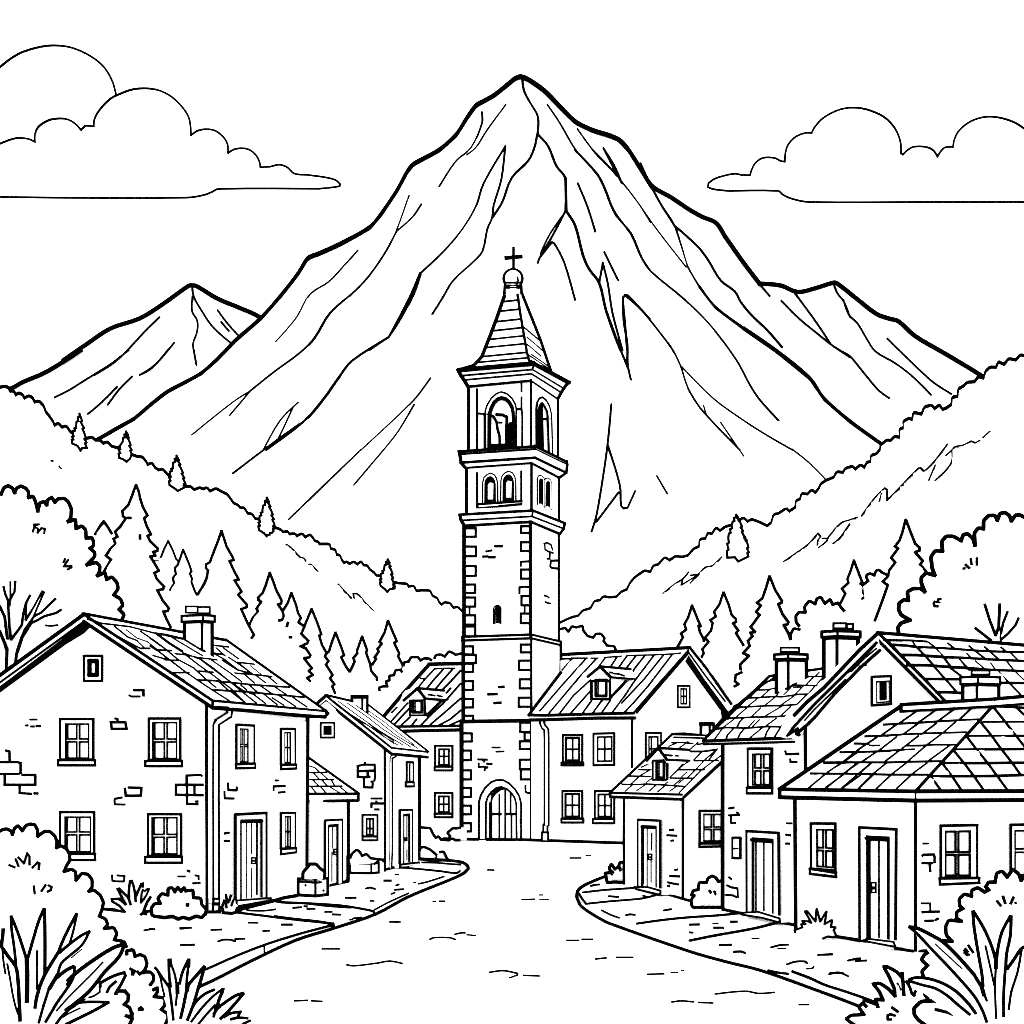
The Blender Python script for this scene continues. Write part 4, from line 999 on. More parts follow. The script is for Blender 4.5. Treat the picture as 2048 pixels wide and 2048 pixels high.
rr_.prism([rrp[2], rrp[3], rrp[3] + Vector((2, 3, -1.6)), rrp[2] + Vector((2, 3, -1.6))], Vector((0, 0, -.12)))
rr_.ink([rrp[0], rrp[0] - Vector((0, 0, .115))], 6, .2)
rr_.draw(S('l', """3.6 940,85 1060,82 1130,90 1250,98 | 3.6 960,122 1130,125 1240,130 | 3.2 940,172 1090,170 | 3.2 1090,178 1140,180 | 3.2 1190,190 1235,182 | 3 910,208 975,180 | 3 1005,228 1090,165 | 3 1105,245 1185,175 | 4 820,248 1000,248 1100,258 1240,258 1370,240 | 3 1150,340 1215,272 | 3.2 1260,335 1345,262 | 3.2 1160,348 1290,345 1380,345 | 3.2 1050,385 1110,350
  | 2.4 1170,430 1245,350 | 3.4 1010,434 1250,434 | 3 1010,655 1220,440 1410,300 | 3.2 620,432 730,436 | 3.2 535,495 730,500 | 3 635,490 720,440 | 3.2 930,515 1150,517 | 2.4 1035,500 1080,460 | 3.2 1090,510 1160,440 | 3.2 460,575 600,578 690,572 840,580 1050,595 | 3.2 545,570 620,500 | 2.8 695,555 740,520 | 2.6 870,575 895,555 | 2.8 960,580 1015,535 | 2.2 1005,565 1050,525 | 3.2 490,640 560,578 | 2.8 600,635 690,575 | 3.2 720,640 775,590 | 3.2 805,645 870,590 | 2.8 920,640 990,590
  | 3.2 645,410 730,370 | 3 1375,235 1290,345 | 3.6 1045,700 1410,358"""))
rro = rr_.build('roof', hr, None, 'white_tile')
dm = MB(); dm.prism(rrp, Vector((0, 0, -.11)))
dormer(hr, dm, rro, PX('l', '750,530 890,530 885,340 805,245 750,345'), cv('l', 1092, 300), cv('l', 690, 345), cv('l', 888, 335),
  dict(wall=S('l', "5 920,515 1070,360 | 3 895,345 893,520"), roof=S('l', "3 865,290 935,295 | 3 970,296 992,298")), RC('l', 788, 352, 858, 508), 3.4)
chimney(hr, dm, rro, *[cv('m', x, 0)[0] for x in (105, 190, 225)], cv('m', 0, 1200)[1], cv('m', 0, 1300)[1], None, None,
        (*[cv('m', x, 0)[0] for x in (95, 192, 230)], cv('m', 0, 1186)[1], cv('m', 0, 1204)[1]), [], .8, .3, 4, 29)
door(hr, RLF, PX('l', '610,1552 610,915 822,925 822,1605'), PX('l', '648,1548 648,975 787,982 787,1580'), S('l', "2.6 665,990 665,1530 | 2.8 700,995 700,1560 | 3.6 745,1045 745,1130 740,1205 | 2.8 738,1315 738,1515"), 5.5, 0,
     RC('l', 712, 1248, 740, 1300), PX('l', '575,1565 700,1565 825,1600 825,1640 590,1585'), 4.4, 3.6)
window(hr, RLG, RC('l', 1205, 830, 1440, 1140), (8, 7, 5, 4), (.5, .52), 5, wo=4, wi=2.4, wp=2.4, jamb=0, sill=PX('l', '1202,1145 1450,1145 1450,1172 1202,1178'))

# ---------------------------------------------------------------- tall house with two chimneys
THF = vplane(gnd(1444, 1821), gnd(1590, 1853))
c0 = THF.hit(1611, HZ).y
THG = vp(1611, c0, 1900, c0 + 1.9)
ht = thing('gabled_house', gnd(1560, 1848), "tall house with two chimneys and a gable showing a black attic window", 'house')
wt = MB()
wt.prism([THF.hit(x, y) for x, y in [(1444, 1823), (1611, 1860), (1611, 1470), (1444, 1486)]], Vector((2.0, 3.2, 0)))
rd_ = Vector((3.7, 1.95, 0))
wt.prism([THG.hit(x, y) for x, y in [(1611, 1860), (1905, 1850), (1905, 1428)] + PX('n', '518,432') + [(1611, 1462)]], rd_)
wt.draw(S('m', "7.5 318,1375 318,1932 | 6 1115,1245 1115,1630") + S('o', "7.5 318,0 318,1310 | 5.5 320,1310 400,1335 500,1342 | 5.5 865,1432 940,1452 1010,1465 | 3.6 380,322 425,315 | 3 455,362 470,370 470,385 435,385 | 3.4 378,390 480,385 | 3.4 397,395 397,462 440,462 | 3.6 380,990 400,1005 | 3.4 360,1068 400,1085 460,1095 465,1180 | 3.6 350,1158 415,1162 450,1180 | 3 937,467 985,467 | 3.6 930,577 972,583 | 3.6 930,663 962,663")
  + S('m', "3.4 922,1462 930,1490 1050,1488 | 3.4 968,1538 972,1565 1032,1565 | 3.4 978,1488 1048,1485"))
wt.face([THG.hit(x, y, .04) for x, y in PX('n', '515,408 580,488 540,500 505,480 480,495')], 1) if 0 else None
wt.build('wall', ht, None, 'white_plaster')
ra_ = MB()
e = PX('m', '135,1360 1005,1330 1480,640 770,742')
r4 = P3((*e[0], 22.6), (*e[1], 19.7), (*e[2], 23.0), (*e[3], 26.0))
slab(ra_, r4, .08, [0, 0, 7, 7], [4, 0, 0, 0])
ra_.prism([r4[2], r4[3], r4[3] + Vector((2.5, 3, -1.6)), r4[2] + Vector((2.5, 3, -1.6))], Vector((0, 0, -.1)))
ra_.draw(S('m', """6 140,1350 320,1150 420,1055 600,900 770,745 | 5.5 150,1362 280,1356 800,1338 1000,1330 | 4 230,1245 380,1235 560,1240 760,1225 960,1228 | 4 320,1145 470,1142 620,1135 820,1130 1020,1120 | 4 420,1042 570,1035 750,1025 920,1022 1060,1010 1120,1000 | 4 570,950 690,945 820,935 900,938 1050,915 1220,912 | 3.6 640,872 730,872 830,855 | 3.6 990,825 1150,828 1280,828 | 3 1005,845 1070,845 | 3.6 1130,742 1300,742 | 3.4 770,785 830,775
  | 3.2 240,1345 310,1250 | 3.2 350,1340 360,1310 415,1250 | 3.2 465,1335 480,1300 520,1250 | 3.2 585,1330 690,1245 | 3.2 725,1325 740,1280 770,1235 | 3.2 820,1320 870,1240 | 3.2 920,1310 945,1235 | 3 320,1235 420,1160 | 3.2 455,1230 480,1180 515,1145 | 2.6 570,1225 620,1170 | 2.8 605,1225 670,1160 | 3.2 740,1215 830,1150 | 3.2 890,1215 970,1140 | 3.2 440,1140 550,1045 | 3.2 590,1135 680,1050 | 3.2 735,1120 880,1035 | 3.2 885,1115 970,1035 | 3.2 560,1030 660,950 | 3.2 720,1025 820,945 | 3.2 880,1018 1000,935 | 3.2 1040,1005 1130,915
  | 3 690,940 770,870 | 2.6 830,935 865,885 | 2.6 910,915 970,855 | 2.6 1015,915 1090,840 | 3 1145,910 1200,840 | 3 1120,825 1190,750 | 2.4 1230,810 1280,755 | 2.6 1210,740 1245,705 | 5 430,1030 560,960 720,800 820,775 | 5 580,935 700,830 830,745"""))
rao2 = ra_.build('roof', ht, None, 'white_tile')
rg = MB()
pk = THG.hit(*cv('n', 520, 318), .25)
rgp = [pk, at(2120, 1297, 23.6), at(2330, 1460, 23.6), THG.hit(*cv('n', 1305, 1110), .25)]
slab(rg, rgp, .14, [7, 0, 0, 4.6], [0, 0, 0, 5.6])
lk = THG.hit(*cv('m', 985, 1265), .25)
slab(rg, [pk, lk, lk + Vector((1.6, 3.2, 0)), pk + Vector((1.6, 3.2, 0))], .14, [6.5, 0, 0, 0], [0, 0, 0, 0])
rg.draw(S('n', """3.6 580,385 740,390 850,392 990,402 | 4 670,432 800,440 900,455 1080,462 1280,475 1480,490 1700,500 1932,505 | 4.4 740,530 900,532 1150,550 1400,562 1600,575 1932,590 | 4.4 800,628 1000,630 1150,642 1400,658 1600,675 1932,688 | 4 970,762 1300,765 | 4.4 1085,890 1200,890 1320,898 | 4 1700,800 1932,802
  | 4 550,345 640,420 740,530 850,640 950,740 1080,880 1155,965 | 3.2 855,400 875,435 970,530 1050,620 | 3.2 1010,410 1060,450 1150,545 1215,630 | 3.6 1195,420 1260,470 | 3.6 1400,445 1440,480 1545,560 | 3.6 1550,455 1590,490 1680,570 | 3.6 1710,460 1745,490 | 3.2 1800,510 1870,580 | 2.8 1375,515 1420,560 | 3.2 1310,575 1380,650 | 2.4 1460,590 1545,660 | 2.4 1610,610 1645,660 | 3.2 1765,595 1825,670 | 3 1070,650 1160,750 1280,885 | 3 1220,655 1320,730 | 3.4 1400,670 1440,710 | 2.4 1690,695 1780,790 1900,915 | 2.4 1850,695 1932,775"""))
rgo = rg.build('gable_roof', ht, None, 'white_tile')
bb = MB()
q = [THG.hit(x, y, .3) for x, y in PX('m', '1815,400 1815,345 1620,545 975,1250 940,1335 1020,1335 1060,1260 1815,490')]
bb.flat(THG, S('m', "6.5 1815,320 1640,480 1400,735 1290,850 1130,985 1010,1110 | 5 1800,415 1480,735 1200,1010 990,1240 | 2.6 1790,440 1530,700 | 2.6 1500,770 1200,1060 1110,1160 | 5.5 1830,490 1650,650 1400,905 1200,1140 1120,1215 | 6 1110,1225 1030,1290 1050,1300 | 4.5 985,1250 940,1310 | 4 960,1300 1040,1240 | 3 1640,640 1700,630 | 2.4 1560,690 1690,560 1800,470"), .32)
bb.prism([THG.hit(x, y, .3) for x, y in PX('m', '1815,330 1640,490 1400,745 1010,1120 940,1310 1020,1330 1120,1205 1400,890 1835,480')], -THG.n * .25)
bb.build('bargeboard', ht, rgo, 'white_joinery')
dm = MB(); dm.prism(r4, Vector((0, 0, -.1)))
chimney(ht, dm, rao2, *[cv('m', x, 0)[0] for x in (835, 948, 1125)], cv('m', 0, 575)[1], cv('m', 0, 858)[1], cv('m', 0, 858)[1], cv('m', 0, 735)[1],
        (*[cv('m', x, 0)[0] for x in (815, 948, 1135)], cv('m', 0, 520)[1], cv('m', 0, 568)[1]), [(*[cv('m', x, 0)[0] for x in (875, 1055)], cv('m', 0, 468)[1], cv('m', 0, 510)[1])], .7, .3, 5.5)
chimney(ht, dm, rao2, *[cv('m', x, 0)[0] for x in (1292, 1420, 1622)], cv('m', 0, 360)[1], cv('m', 0, 720)[1], cv('m', 0, 725)[1], None or cv('m', 0, 640)[1],
        (*[cv('m', x, 0)[0] for x in (1272, 1425, 1645)], cv('m', 0, 298)[1], cv('m', 0, 352)[1]), [(*[cv('m', x, 0)[0] for x in (1385, 1510)], cv('m', 0, 235)[1], cv('m', 0, 285)[1]), (*[cv('m', x, 0)[0] for x in (1515, 1575)], cv('m', 0, 240)[1], cv('m', 0, 288)[1])], .7, .3, 6)
window(ht, THF, RC('m', 560, 1437, 788, 1808), (9, 11, 4, 5), (.5, .5), 6, wo=4.6, wi=2.2, wp=2.8, jamb=5, sill=RC('m', 550, 1815, 793, 1868))
door(ht, THF, PX('o', '550,1325 548,542 855,560 862,1395'), PX('o', '605,1318 605,612 802,626 802,1355'), S('o', "4.4 610,640 610,1310 | 3.4 640,650 640,1310 | 3.4 716,660 716,1330"), 8, 0, None,
     PX('o', '495,1330 660,1322 865,1385 868,1425 700,1380 505,1350'), 4.8, 4)
window(ht, THF, RC('o', 412, 606, 485, 803), (3, 3, 4, 3), (.0, .54), 0, wo=4.5, wi=0, wp=2, jamb=0)
window(ht, THG, PX('n', '464,742 645,735 648,1005 464,1018'), (9, 10, 2, 5), None, wo=4.2, wi=2, jamb=0, fill=(6, 0, 6, 4))

# ---------------------------------------------------------------- hip roofed house at the front right
HHF = vplane(gnd(1590, 1866), gnd(1831, 1906))
HHR = vp(1831, gnd(1831, 1906).y, 2120, gnd(1831, 1906).y + 1.5)
hh = thing('hip_roofed_house', gnd(1831, 1906), "single storey hip roofed house at the front right corner with a plank door", 'house')
wh = MB()
B3 = [HHF.hit(x, y) for x, y in [(1590, 1868), (1831, 1908), (1831, 1598), (1590, 1594)]]
R3 = [HHR.hit(x, y) for x, y in [(1831, 1908), (2200, 1895), (2200, 1590), (1831, 1598)]]
wh.prism(B3, Vector((2.4, 1.9, 0)))
wh.prism(R3, Vector((-1.2, 2.6, 0)))
wh.draw(S('o', "6.5 1014,235 1018,900 1022,1480 1018,1530") + S('p', "5.4 884,270 884,1700") + S('o', "5.5 1020,1530 1150,1560 1250,1568 | 5.5 1400,1560 1500,1575 1630,1600") + S('p', "5.5 115,1560 250,1580 400,1605 | 5.5 695,1685 850,1718 960,1720 1040,1700") +
  S('p', "2.8 957,662 1003,662 | 4 950,780 960,770 1060,768 1068,790 1068,845 | 4 950,850 1040,852 | 4 1022,875 1026,930 | 2.8 940,1240 1025,1240 1028,1320 | 4 950,1325 1020,1322 1108,1320 | 4 978,1410 1050,1408 | 4 1078,1400 1098,1390"))
wh.build('wall', hh, None, 'white_plaster')
rh = MB()
E1, E2, T1, T0 = at(*cv('m', 868, 1828), 19.0), at(*cv('n', 885, 1848), 16.5), at(*cv('n', 1640, 1015), 18.5), at(*cv('n', 742, 1030), 19.5)
E3, T2 = at(2210, 1582, 17.6), at(2130, 1396, 18.2)
rh.prism([E1, E2, T1, T0], Vector((0, 0, -.15)))
rh.prism([E2, E3, T2, T1], Vector((0, 0, -.15)))
rh.prism([T0, T1, T2, T2 + Vector((1, 3, -1.5)), T0 + Vector((1.5, 3, -1.5))], Vector((0, 0, -.1)))
rh.ink([E1, E2], 6.5, .2); rh.ink([E2, E3], 7, .2); rh.ink([E2, T1], 6, .2); rh.ink([E1, T0], 8, .2)
dn = Vector((0, 0, -.15))
rh.ink([E1 + dn, E2 + dn], 7, .2); rh.ink([E2 + dn, E3 + dn], 7, .2); rh.ink([E1, E1 + dn], 7, .2); rh.ink([E2, E2 + dn], 2.4, .2)
rh.draw(S('m', """4 1170,1677 1560,1682 1932,1690 | 4 1310,1575 1600,1572 1932,1570 | 4 1460,1472 1700,1468 1932,1462 | 3.4 1300,1690 1150,1815 | 3.4 1475,1690 1320,1815 | 3.4 1640,1700 1480,1815 | 3.4 1760,1700 1640,1815 | 3.4 1450,1585 1330,1665 | 3.4 1610,1580 1490,1675 | 3.4 1750,1580 1640,1675 | 3.4 1620,1470 1490,1560 | 3.4 1800,1470 1660,1565"""))
rh.draw(S('n', """4.4 745,1080 880,1070 1200,1055 1520,1035 1640,1028 1932,1045 | 4 580,1205 750,1195 950,1185 1150,1170 1500,1155 | 4 400,1318 580,1312 750,1302 1000,1290 1370,1280 | 4 300,1388 430,1390 | 4 790,1410 950,1408 1080,1400 1260,1400 | 2.6 445,1405 540,1405 | 4 160,1472 300,1470 500,1465 600,1458 760,1450 870,1445 | 5 0,1572 200,1570 640,1572 850,1565 1130,1560 | 5 0,1682 200,1680 640,1690 1000,1690
   | 3.4 880,1085 730,1190 | 3.4 1060,1080 910,1185 | 3.4 1245,1065 1095,1175 | 3.4 1420,1050 1305,1160 | 3.4 700,1205 565,1300 | 3.4 900,1200 770,1295 | 3.4 1080,1195 940,1300 | 3.4 1270,1180 1150,1285 | 3.4 520,1320 340,1440 190,1560 | 3.4 700,1325 545,1445 370,1560 | 3.4 910,1315 750,1440 590,1560 | 3.4 1130,1300 990,1405 815,1555 | 3.4 1210,1410 1010,1555 | 3.2 330,1580 190,1680 | 3.2 450,1580 320,1690 170,1820 | 3.4 600,1580 475,1680 340,1815 | 3.4 790,1580 660,1680 510,1820 | 3.4 990,1580 855,1680 705,1820 | 3.4 180,1695 20,1810
   | 4 1530,1180 1932,1178 | 4 1395,1315 1932,1312 | 4 1260,1445 1932,1440 | 5 1140,1575 1550,1575 1932,1572 | 5 1040,1702 1640,1700 1932,1690
   | 4 1640,1040 1740,1165 1845,1300 1932,1410 | 4 1850,1030 1932,1110 | 4 1520,1190 1610,1300 1705,1430 1815,1570 1900,1690 | 4 1380,1320 1470,1440 1570,1560 1680,1710 1775,1840 | 4 1250,1450 1340,1560 1440,1690 1545,1840 | 4 1145,1580 1235,1700 1330,1840 | 4 1030,1700 1130,1840"""))
rho = rh.build('roof', hh, None, 'white_tile')
rcap = MB()
C0, C1, C2 = at(*cv('n', 745, 1012), 19.4), at(*cv('n', 1640, 958), 18.4), at(2125, 1386, 18.1)
D0, D1, D2 = at(*cv('n', 745, 1075), 19.35), at(*cv('n', 1640, 1026), 18.35), at(2125, 1402, 18.05)
rcap.prism([C0, C1, D1, D0], Vector((.03, .25, 0))); rcap.prism([C1, C2, D2, D1], Vector((.03, .25, 0)))
rcap.ink([C0, C1, C2], 6.5, .2); rcap.ink([C0, D0], 6, .2); rcap.ink([D0, D1, D2], 4, .4)
rcap.build('ridge_cap', hh, rho, 'white_tile')
chimney(hh, None, rho, *[cv('n', x, 0)[0] for x in (1340, 1478, 1688)], cv('n', 0, 815)[1], cv('n', 0, 985)[1], None, None,
        (*[cv('n', x, 0)[0] for x in (1318, 1488, 1700)], cv('n', 0, 740)[1], cv('n', 0, 808)[1]), [(*[cv('n', x, 0)[0] for x in (1425, 1600)], cv('n', 0, 690)[1], cv('n', 0, 728)[1])], .3, .3, 5, 19.4)
window(hh, HHF, PX('o', '1168,468 1402,470 1402,925 1170,905'), (12, 12, 5, 6), (.48, .53), 6, wo=4.8, wi=2.4, wp=3, jamb=0, sill=PX('o', '1158,905 1410,945 1410,985 1160,955'))
window(hh, HHR, PX('p', '1130,490 1478,484 1478,995 1130,995'), (9, 12, 14, 5), (.47, .5), 6, wo=4.8, wi=1.8, wp=3.8, jamb=0, sill=PX('p', '1118,1000 1498,995 1498,1042 1122,1058'))
window(hh, HHR, PX('p', '1806,482 2150,476 2150,985 1806,990'), (8, 12, 12, 5), (.47, .45), 7, wo=4.8, wi=1.8, wp=3, jamb=0, sill=PX('p', '1796,995 2170,990 2170,1038 1798,1050'))
door(hh, HHF, PX('p', '345,1592 342,507 697,525 690,1680'), PX('p', '420,1575 418,595 626,605 626,1612'), S('p', "3.4 532,630 532,1590 | 4 618,640 620,1600"), 8.5, 8, PX('p', '458,1040 500,1040 500,1135 462,1135'),
     PX('p', '410,1580 672,1612 690,1660 420,1610'), 5, 4)
# ================================================================ planters, plants and trees
def bush(name, label, cat, outl, close, Y, D, c, inner=(), group=None, mat='white_foliage', body=None, base=None, front=None):
    mb = MB()
    px = body or [p for _, s in outl for p in s] + close
    if Y < 30: D = min(D, .42) * (.5 if Y < 11.5 else 1)
    inflate(mb, px, Y, D, c)
    if inner: mb.draw([(w * .9, s) for w, s in inner], .6, 8)
    rim(mb, [(w * (.88 if Y < 15 else 1), lobes(s, (c[0], c[1] + 40))) for w, s in outl], Y, D, 1.2 * D)
    if front: rim(mb, front, Y - D, .02, 1)
    b = at(c[0], 0, Y); b.z = base if base is not None else 0
    return single(mb, name, b, label, cat, mat, group)

def box_planter(px_l, px_c, px_r, yt, yb, d, spread, label, extra, w):
    mb = MB()
    L, A, R = at(px_l, HZ, d + spread[0]), at(px_c, HZ, d), at(px_r, HZ, d + spread[1])
    z0, z1 = 0, at(px_c, yt, d).z
    f = [A, R, L + R - A, L]
    a, b = ring(f, z0), ring(f, z1)
    mb.loft([a, b], 0)
    for k in (0, 1, 3): mb.ink([a[k], b[k]], w if k else w * .7, .2)
    mb.ink([a[3], a[0], a[1]], w, .3); mb.ink([b[3], b[0], b[1]], w * .8, .3)
    mb.draw(extra)
    return single(mb, 'planter_box', (A.x, A.y, 0), label, 'planter', 'white_stone', 'planter boxes along the cottage fronts')
dp = gnd(632, 1795).y
box_planter(*[cv('d', x, 0)[0] for x in (1432, 1598, 1715)], cv('d', 0, 1008)[1], cv('d', 0, 1172)[1], dp, (.25, .35), "short square planter box at the corner of the front left cottage",
            S('d', "3.4 1450,1030 1510,1032 1600,1040 | 3 1605,1040 1650,1036 | 2.4 1500,1062 1504,1070 | 2.4 1672,1112 1678,1118"), 5.5)
bush('shrub', "small dome shaped shrub growing in the square planter box", 'shrub', S('d', "5.5 1475,1000 1478,940 1530,880 1545,860 1605,860 1640,900 1690,935 1685,1000"), [cv('d', 1600, 1030)], dp + .15, .25, cv('d', 1585, 960), base=.45)
dt = gnd(760, 1749).y
box_planter(*[cv('f', x, 0)[0] for x in (722, 930, 1000)], cv('f', 0, 1098)[1], cv('f', 0, 1210)[1], dt, (.1, .3), "long low planter trough under the narrow house's ground floor window", S('f', "3 1060,1060 1060,1170"), 4.4)
bush('shrub', "leafy shrub growing out of the long planter trough", 'shrub', S('f', "4.6 728,1040 745,1000 790,962 820,985 840,1020 885,1005 925,1045 1000,1055 1058,1062 | 4 1000,1072 960,1100"), PX('f', '950,1110 728,1110'), dt + .12, .25, cv('f', 840, 1060), S('f', "2.4 1040,1075 1050,1080"), base=.3)

bush('shrub', "round scalloped shrub against the front left cottage's gable wall", 'shrub', S('d', "6 535,1345 545,1300 500,1250 490,1190 420,1185 415,1112 345,1120 330,1085 300,1125 268,1082 240,1130 215,1088 175,1095 172,1160 115,1145 75,1190 100,1240 40,1245 12,1290 20,1360 140,1378 215,1365 270,1393 320,1375 380,1393 445,1362 500,1378 530,1345"), [], 21.5, .35, cv('d', 280, 1260), S('d', "5 352,1255 372,1255 | 5 362,1245 362,1265"))
def tuft(label, Y, D, body, c, strokes, close_w=None, name='leafy_plant', group='spiky leafy plants'):
    return bush(name, label, 'plant', [], [], Y, D, c, body=body, front=strokes, group=group)
tuft("spiky leafy tuft against the front left cottage between the tall bush and the round shrub", 21.9, .12, PX('s', '310,500 200,400 150,340 230,190 320,270 400,85 450,200 550,120 560,220 640,190 600,300 650,300 540,525'), cv('s', 430, 430),
     S('s', "4.6 320,490 250,410 155,352 150,322 245,320 330,390 | 4.6 330,395 262,262 225,192 250,188 300,240 362,300 395,395 | 4.6 370,300 372,200 385,92 410,88 432,150 450,240 460,350 | 4.6 462,280 500,200 530,132 555,122 550,165 | 3.6 552,200 535,260 525,370 560,330 600,270 632,192 612,190 575,220 | 5 650,300 610,360 580,430 555,500 530,520 | 5 590,520 600,480 630,480"))
tuft("tiny grass tuft at the foot of the cottage's corner downpipe", 21.7, .05, PX('s', '1560,505 1570,400 1620,265 1650,350 1690,275 1720,350 1790,430 1750,505'), cv('s', 1655, 470),
     S('s', "4.6 1585,500 1572,420 1600,340 | 4.6 1622,265 1632,330 1655,365 | 4.6 1685,275 1668,335 | 4 1608,340 1625,400 1630,432 | 4 1692,408 1722,330 | 5.5 1810,425 1770,440 1750,492 1700,508 1590,500 | 4 1540,420 1540,470"))
# foreground, left
bush('bush', "tall scalloped bush filling the left edge in front of the cottage", 'bush', S('c', "7 -40,330 10,292 60,278 105,297 120,335 140,272 175,247 215,297 250,247 290,232 335,238 360,282 365,350 430,303 480,303 530,347 550,400 545,460 590,442 640,470 670,520 675,580 640,640 620,690 690,668 730,692 735,775 790,708 850,718 890,770 890,840 860,880 910,872 970,920 1000,990 985,1060 960,1122 1020,1150 1040,1200 1010,1242 1100,1232 1130,1290 1105,1350 1200,1368 1222,1420"),
     PX('c', '1220,1800 900,2600 -300,2600 -300,400'), 12.6, .9, cv('c', 350, 1500), S('c', "4 92,630 140,650 | 4 150,572 178,640 | 4 178,555 230,612 262,515 285,545 285,625 | 4 312,655 360,602 380,612 375,672 | 4 325,832 335,905 | 4 400,880 440,820 | 4 470,825 498,840 490,870 460,885"))
bush('bush', "low rounded bush between the big and small bladed plants at the bottom left", 'bush', S('s', "7 345,1035 345,988 430,975 450,1060 520,1038 580,1065 605,1150 590,1210 560,1262 650,1262 692,1310 688,1375 650,1425 | 7 690,1490 740,1465 740,1520 700,1580 810,1592 840,1625 830,1700 790,1745 862,1795 878,1850 845,1932 800,2050"),
     PX('s', '760,2500 -500,2500 -500,1200'), 11.2, .5, cv('s', 250, 1800), S('s', "5 390,1220 445,1250 420,1295 415,1240 | 5 480,1255 510,1290 545,1265 600,1270 | 5.5 505,1740 525,1720 550,1745 505,1745 | 7 205,1545 205,1505 320,1508 365,1560 360,1630 312,1680 380,1720 410,1800 390,1850 335,1825 | 7 410,1800 412,1870 385,1932 370,2000"))
def leafy(label, Y, blades, c, strokes, group='bladed plants along the bottom edge'):
    """a clump of long blades; each blade is a thin lens-shaped body rooted at the ground"""
    mb = MB()
    for k, b in enumerate(blades): inflate(mb, b, Y + .03 * k, .03, (sum(p[0] for p in b) / len(b), sum(p[1] for p in b) / len(b)), 2)
    for w, s in strokes: mb.ink([at(x, y, Y - .07) for x, y in smooth(s)], w * .85, 0)
    return single(mb, 'bladed_plant', at(c[0], HZ + F * H / Y, Y), label, 'plant', 'white_foliage', group)
leafy("large plant with long pointed blades at the bottom left corner", 9.6, [PX('r', b) for b in ('40,715 60,1285 250,1890 400,2500 330,2500 40,1100 15,930', '140,540 200,680 300,960 345,1200 345,2500 260,1890 205,1150 150,720',
   '570,450 590,900 575,1300 450,2500 350,2500 345,1150 430,830', '990,510 905,880 700,1300 450,2500 400,2500 560,1300 800,880', '1150,740 1060,920 790,1150 640,1450 450,2500 400,2500 620,1250 900,900', '960,1190 930,1350 740,1650 500,2500 420,2500 640,1450 850,1240', '1620,890 1530,1080 1150,1510 800,1840 500,2500 420,2500 740,1650 1150,1140 1450,950', '1400,1650 1200,1760 870,1932 520,2500 450,2500 800,1830 1050,1650', '1620,1262 1560,1430 1490,1530 1050,1640 1280,1430 1450,1310')], cv('r', 400, 2500),
   S('r', """7.5 40,715 35,800 20,930 50,980 120,1080 200,1190 225,1300 245,1600 258,1885 | 4.5 30,970 45,1130 70,1285 | 4.5 95,1160 130,1350 165,1560 210,1740 245,1830 | 6 140,545 150,720 180,930 205,1165 | 6.5 145,545 210,700 270,870 340,1090 | 9 345,1090 350,1300 347,1640 | 6.5 565,450 500,600 430,830 370,1040 352,1100 | 7 575,455 580,900 578,1290
   | 4.5 477,992 477,1480 | 6.5 985,515 890,690 800,880 750,1010 | 7 750,1010 620,1220 530,1400 470,1600 452,1718 | 5 990,530 940,750 905,870 | 6 1150,740 1050,790 900,900 770,1010 | 5.5 1148,750 1060,910 900,1050 790,1150 750,1265 | 8 740,1300 640,1470 | 5.5 640,1450 560,1700 500,1912 | 7 945,1192 850,1240 740,1330 | 6 960,1195 945,1330 880,1450 740,1650 650,1800 590,1900
   | 9 930,1340 880,1420 | 8 1610,900 1450,955 1150,1145 950,1300 880,1370 | 7.5 1600,920 1530,1070 1350,1260 1150,1510 950,1680 | 9 950,1690 860,1750 | 3.4 1322,1138 1210,1260 1030,1440 880,1590 730,1760 | 6 1390,1650 1050,1652 960,1690 800,1830 730,1922 | 6.5 1395,1655 1200,1765 860,1932 | 3 1028,1730 880,1800 820,1840
   | 6.5 1290,1450 1290,1405 1450,1318 1600,1268 1615,1310 1560,1420 1495,1525 | 4 1285,1480 1285,1520 1210,1570 1150,1590 | 2 1100,1610 1050,1640 | 6 1380,1520 1410,1460 1488,1388 | 2 1052,970 920,1078"""))
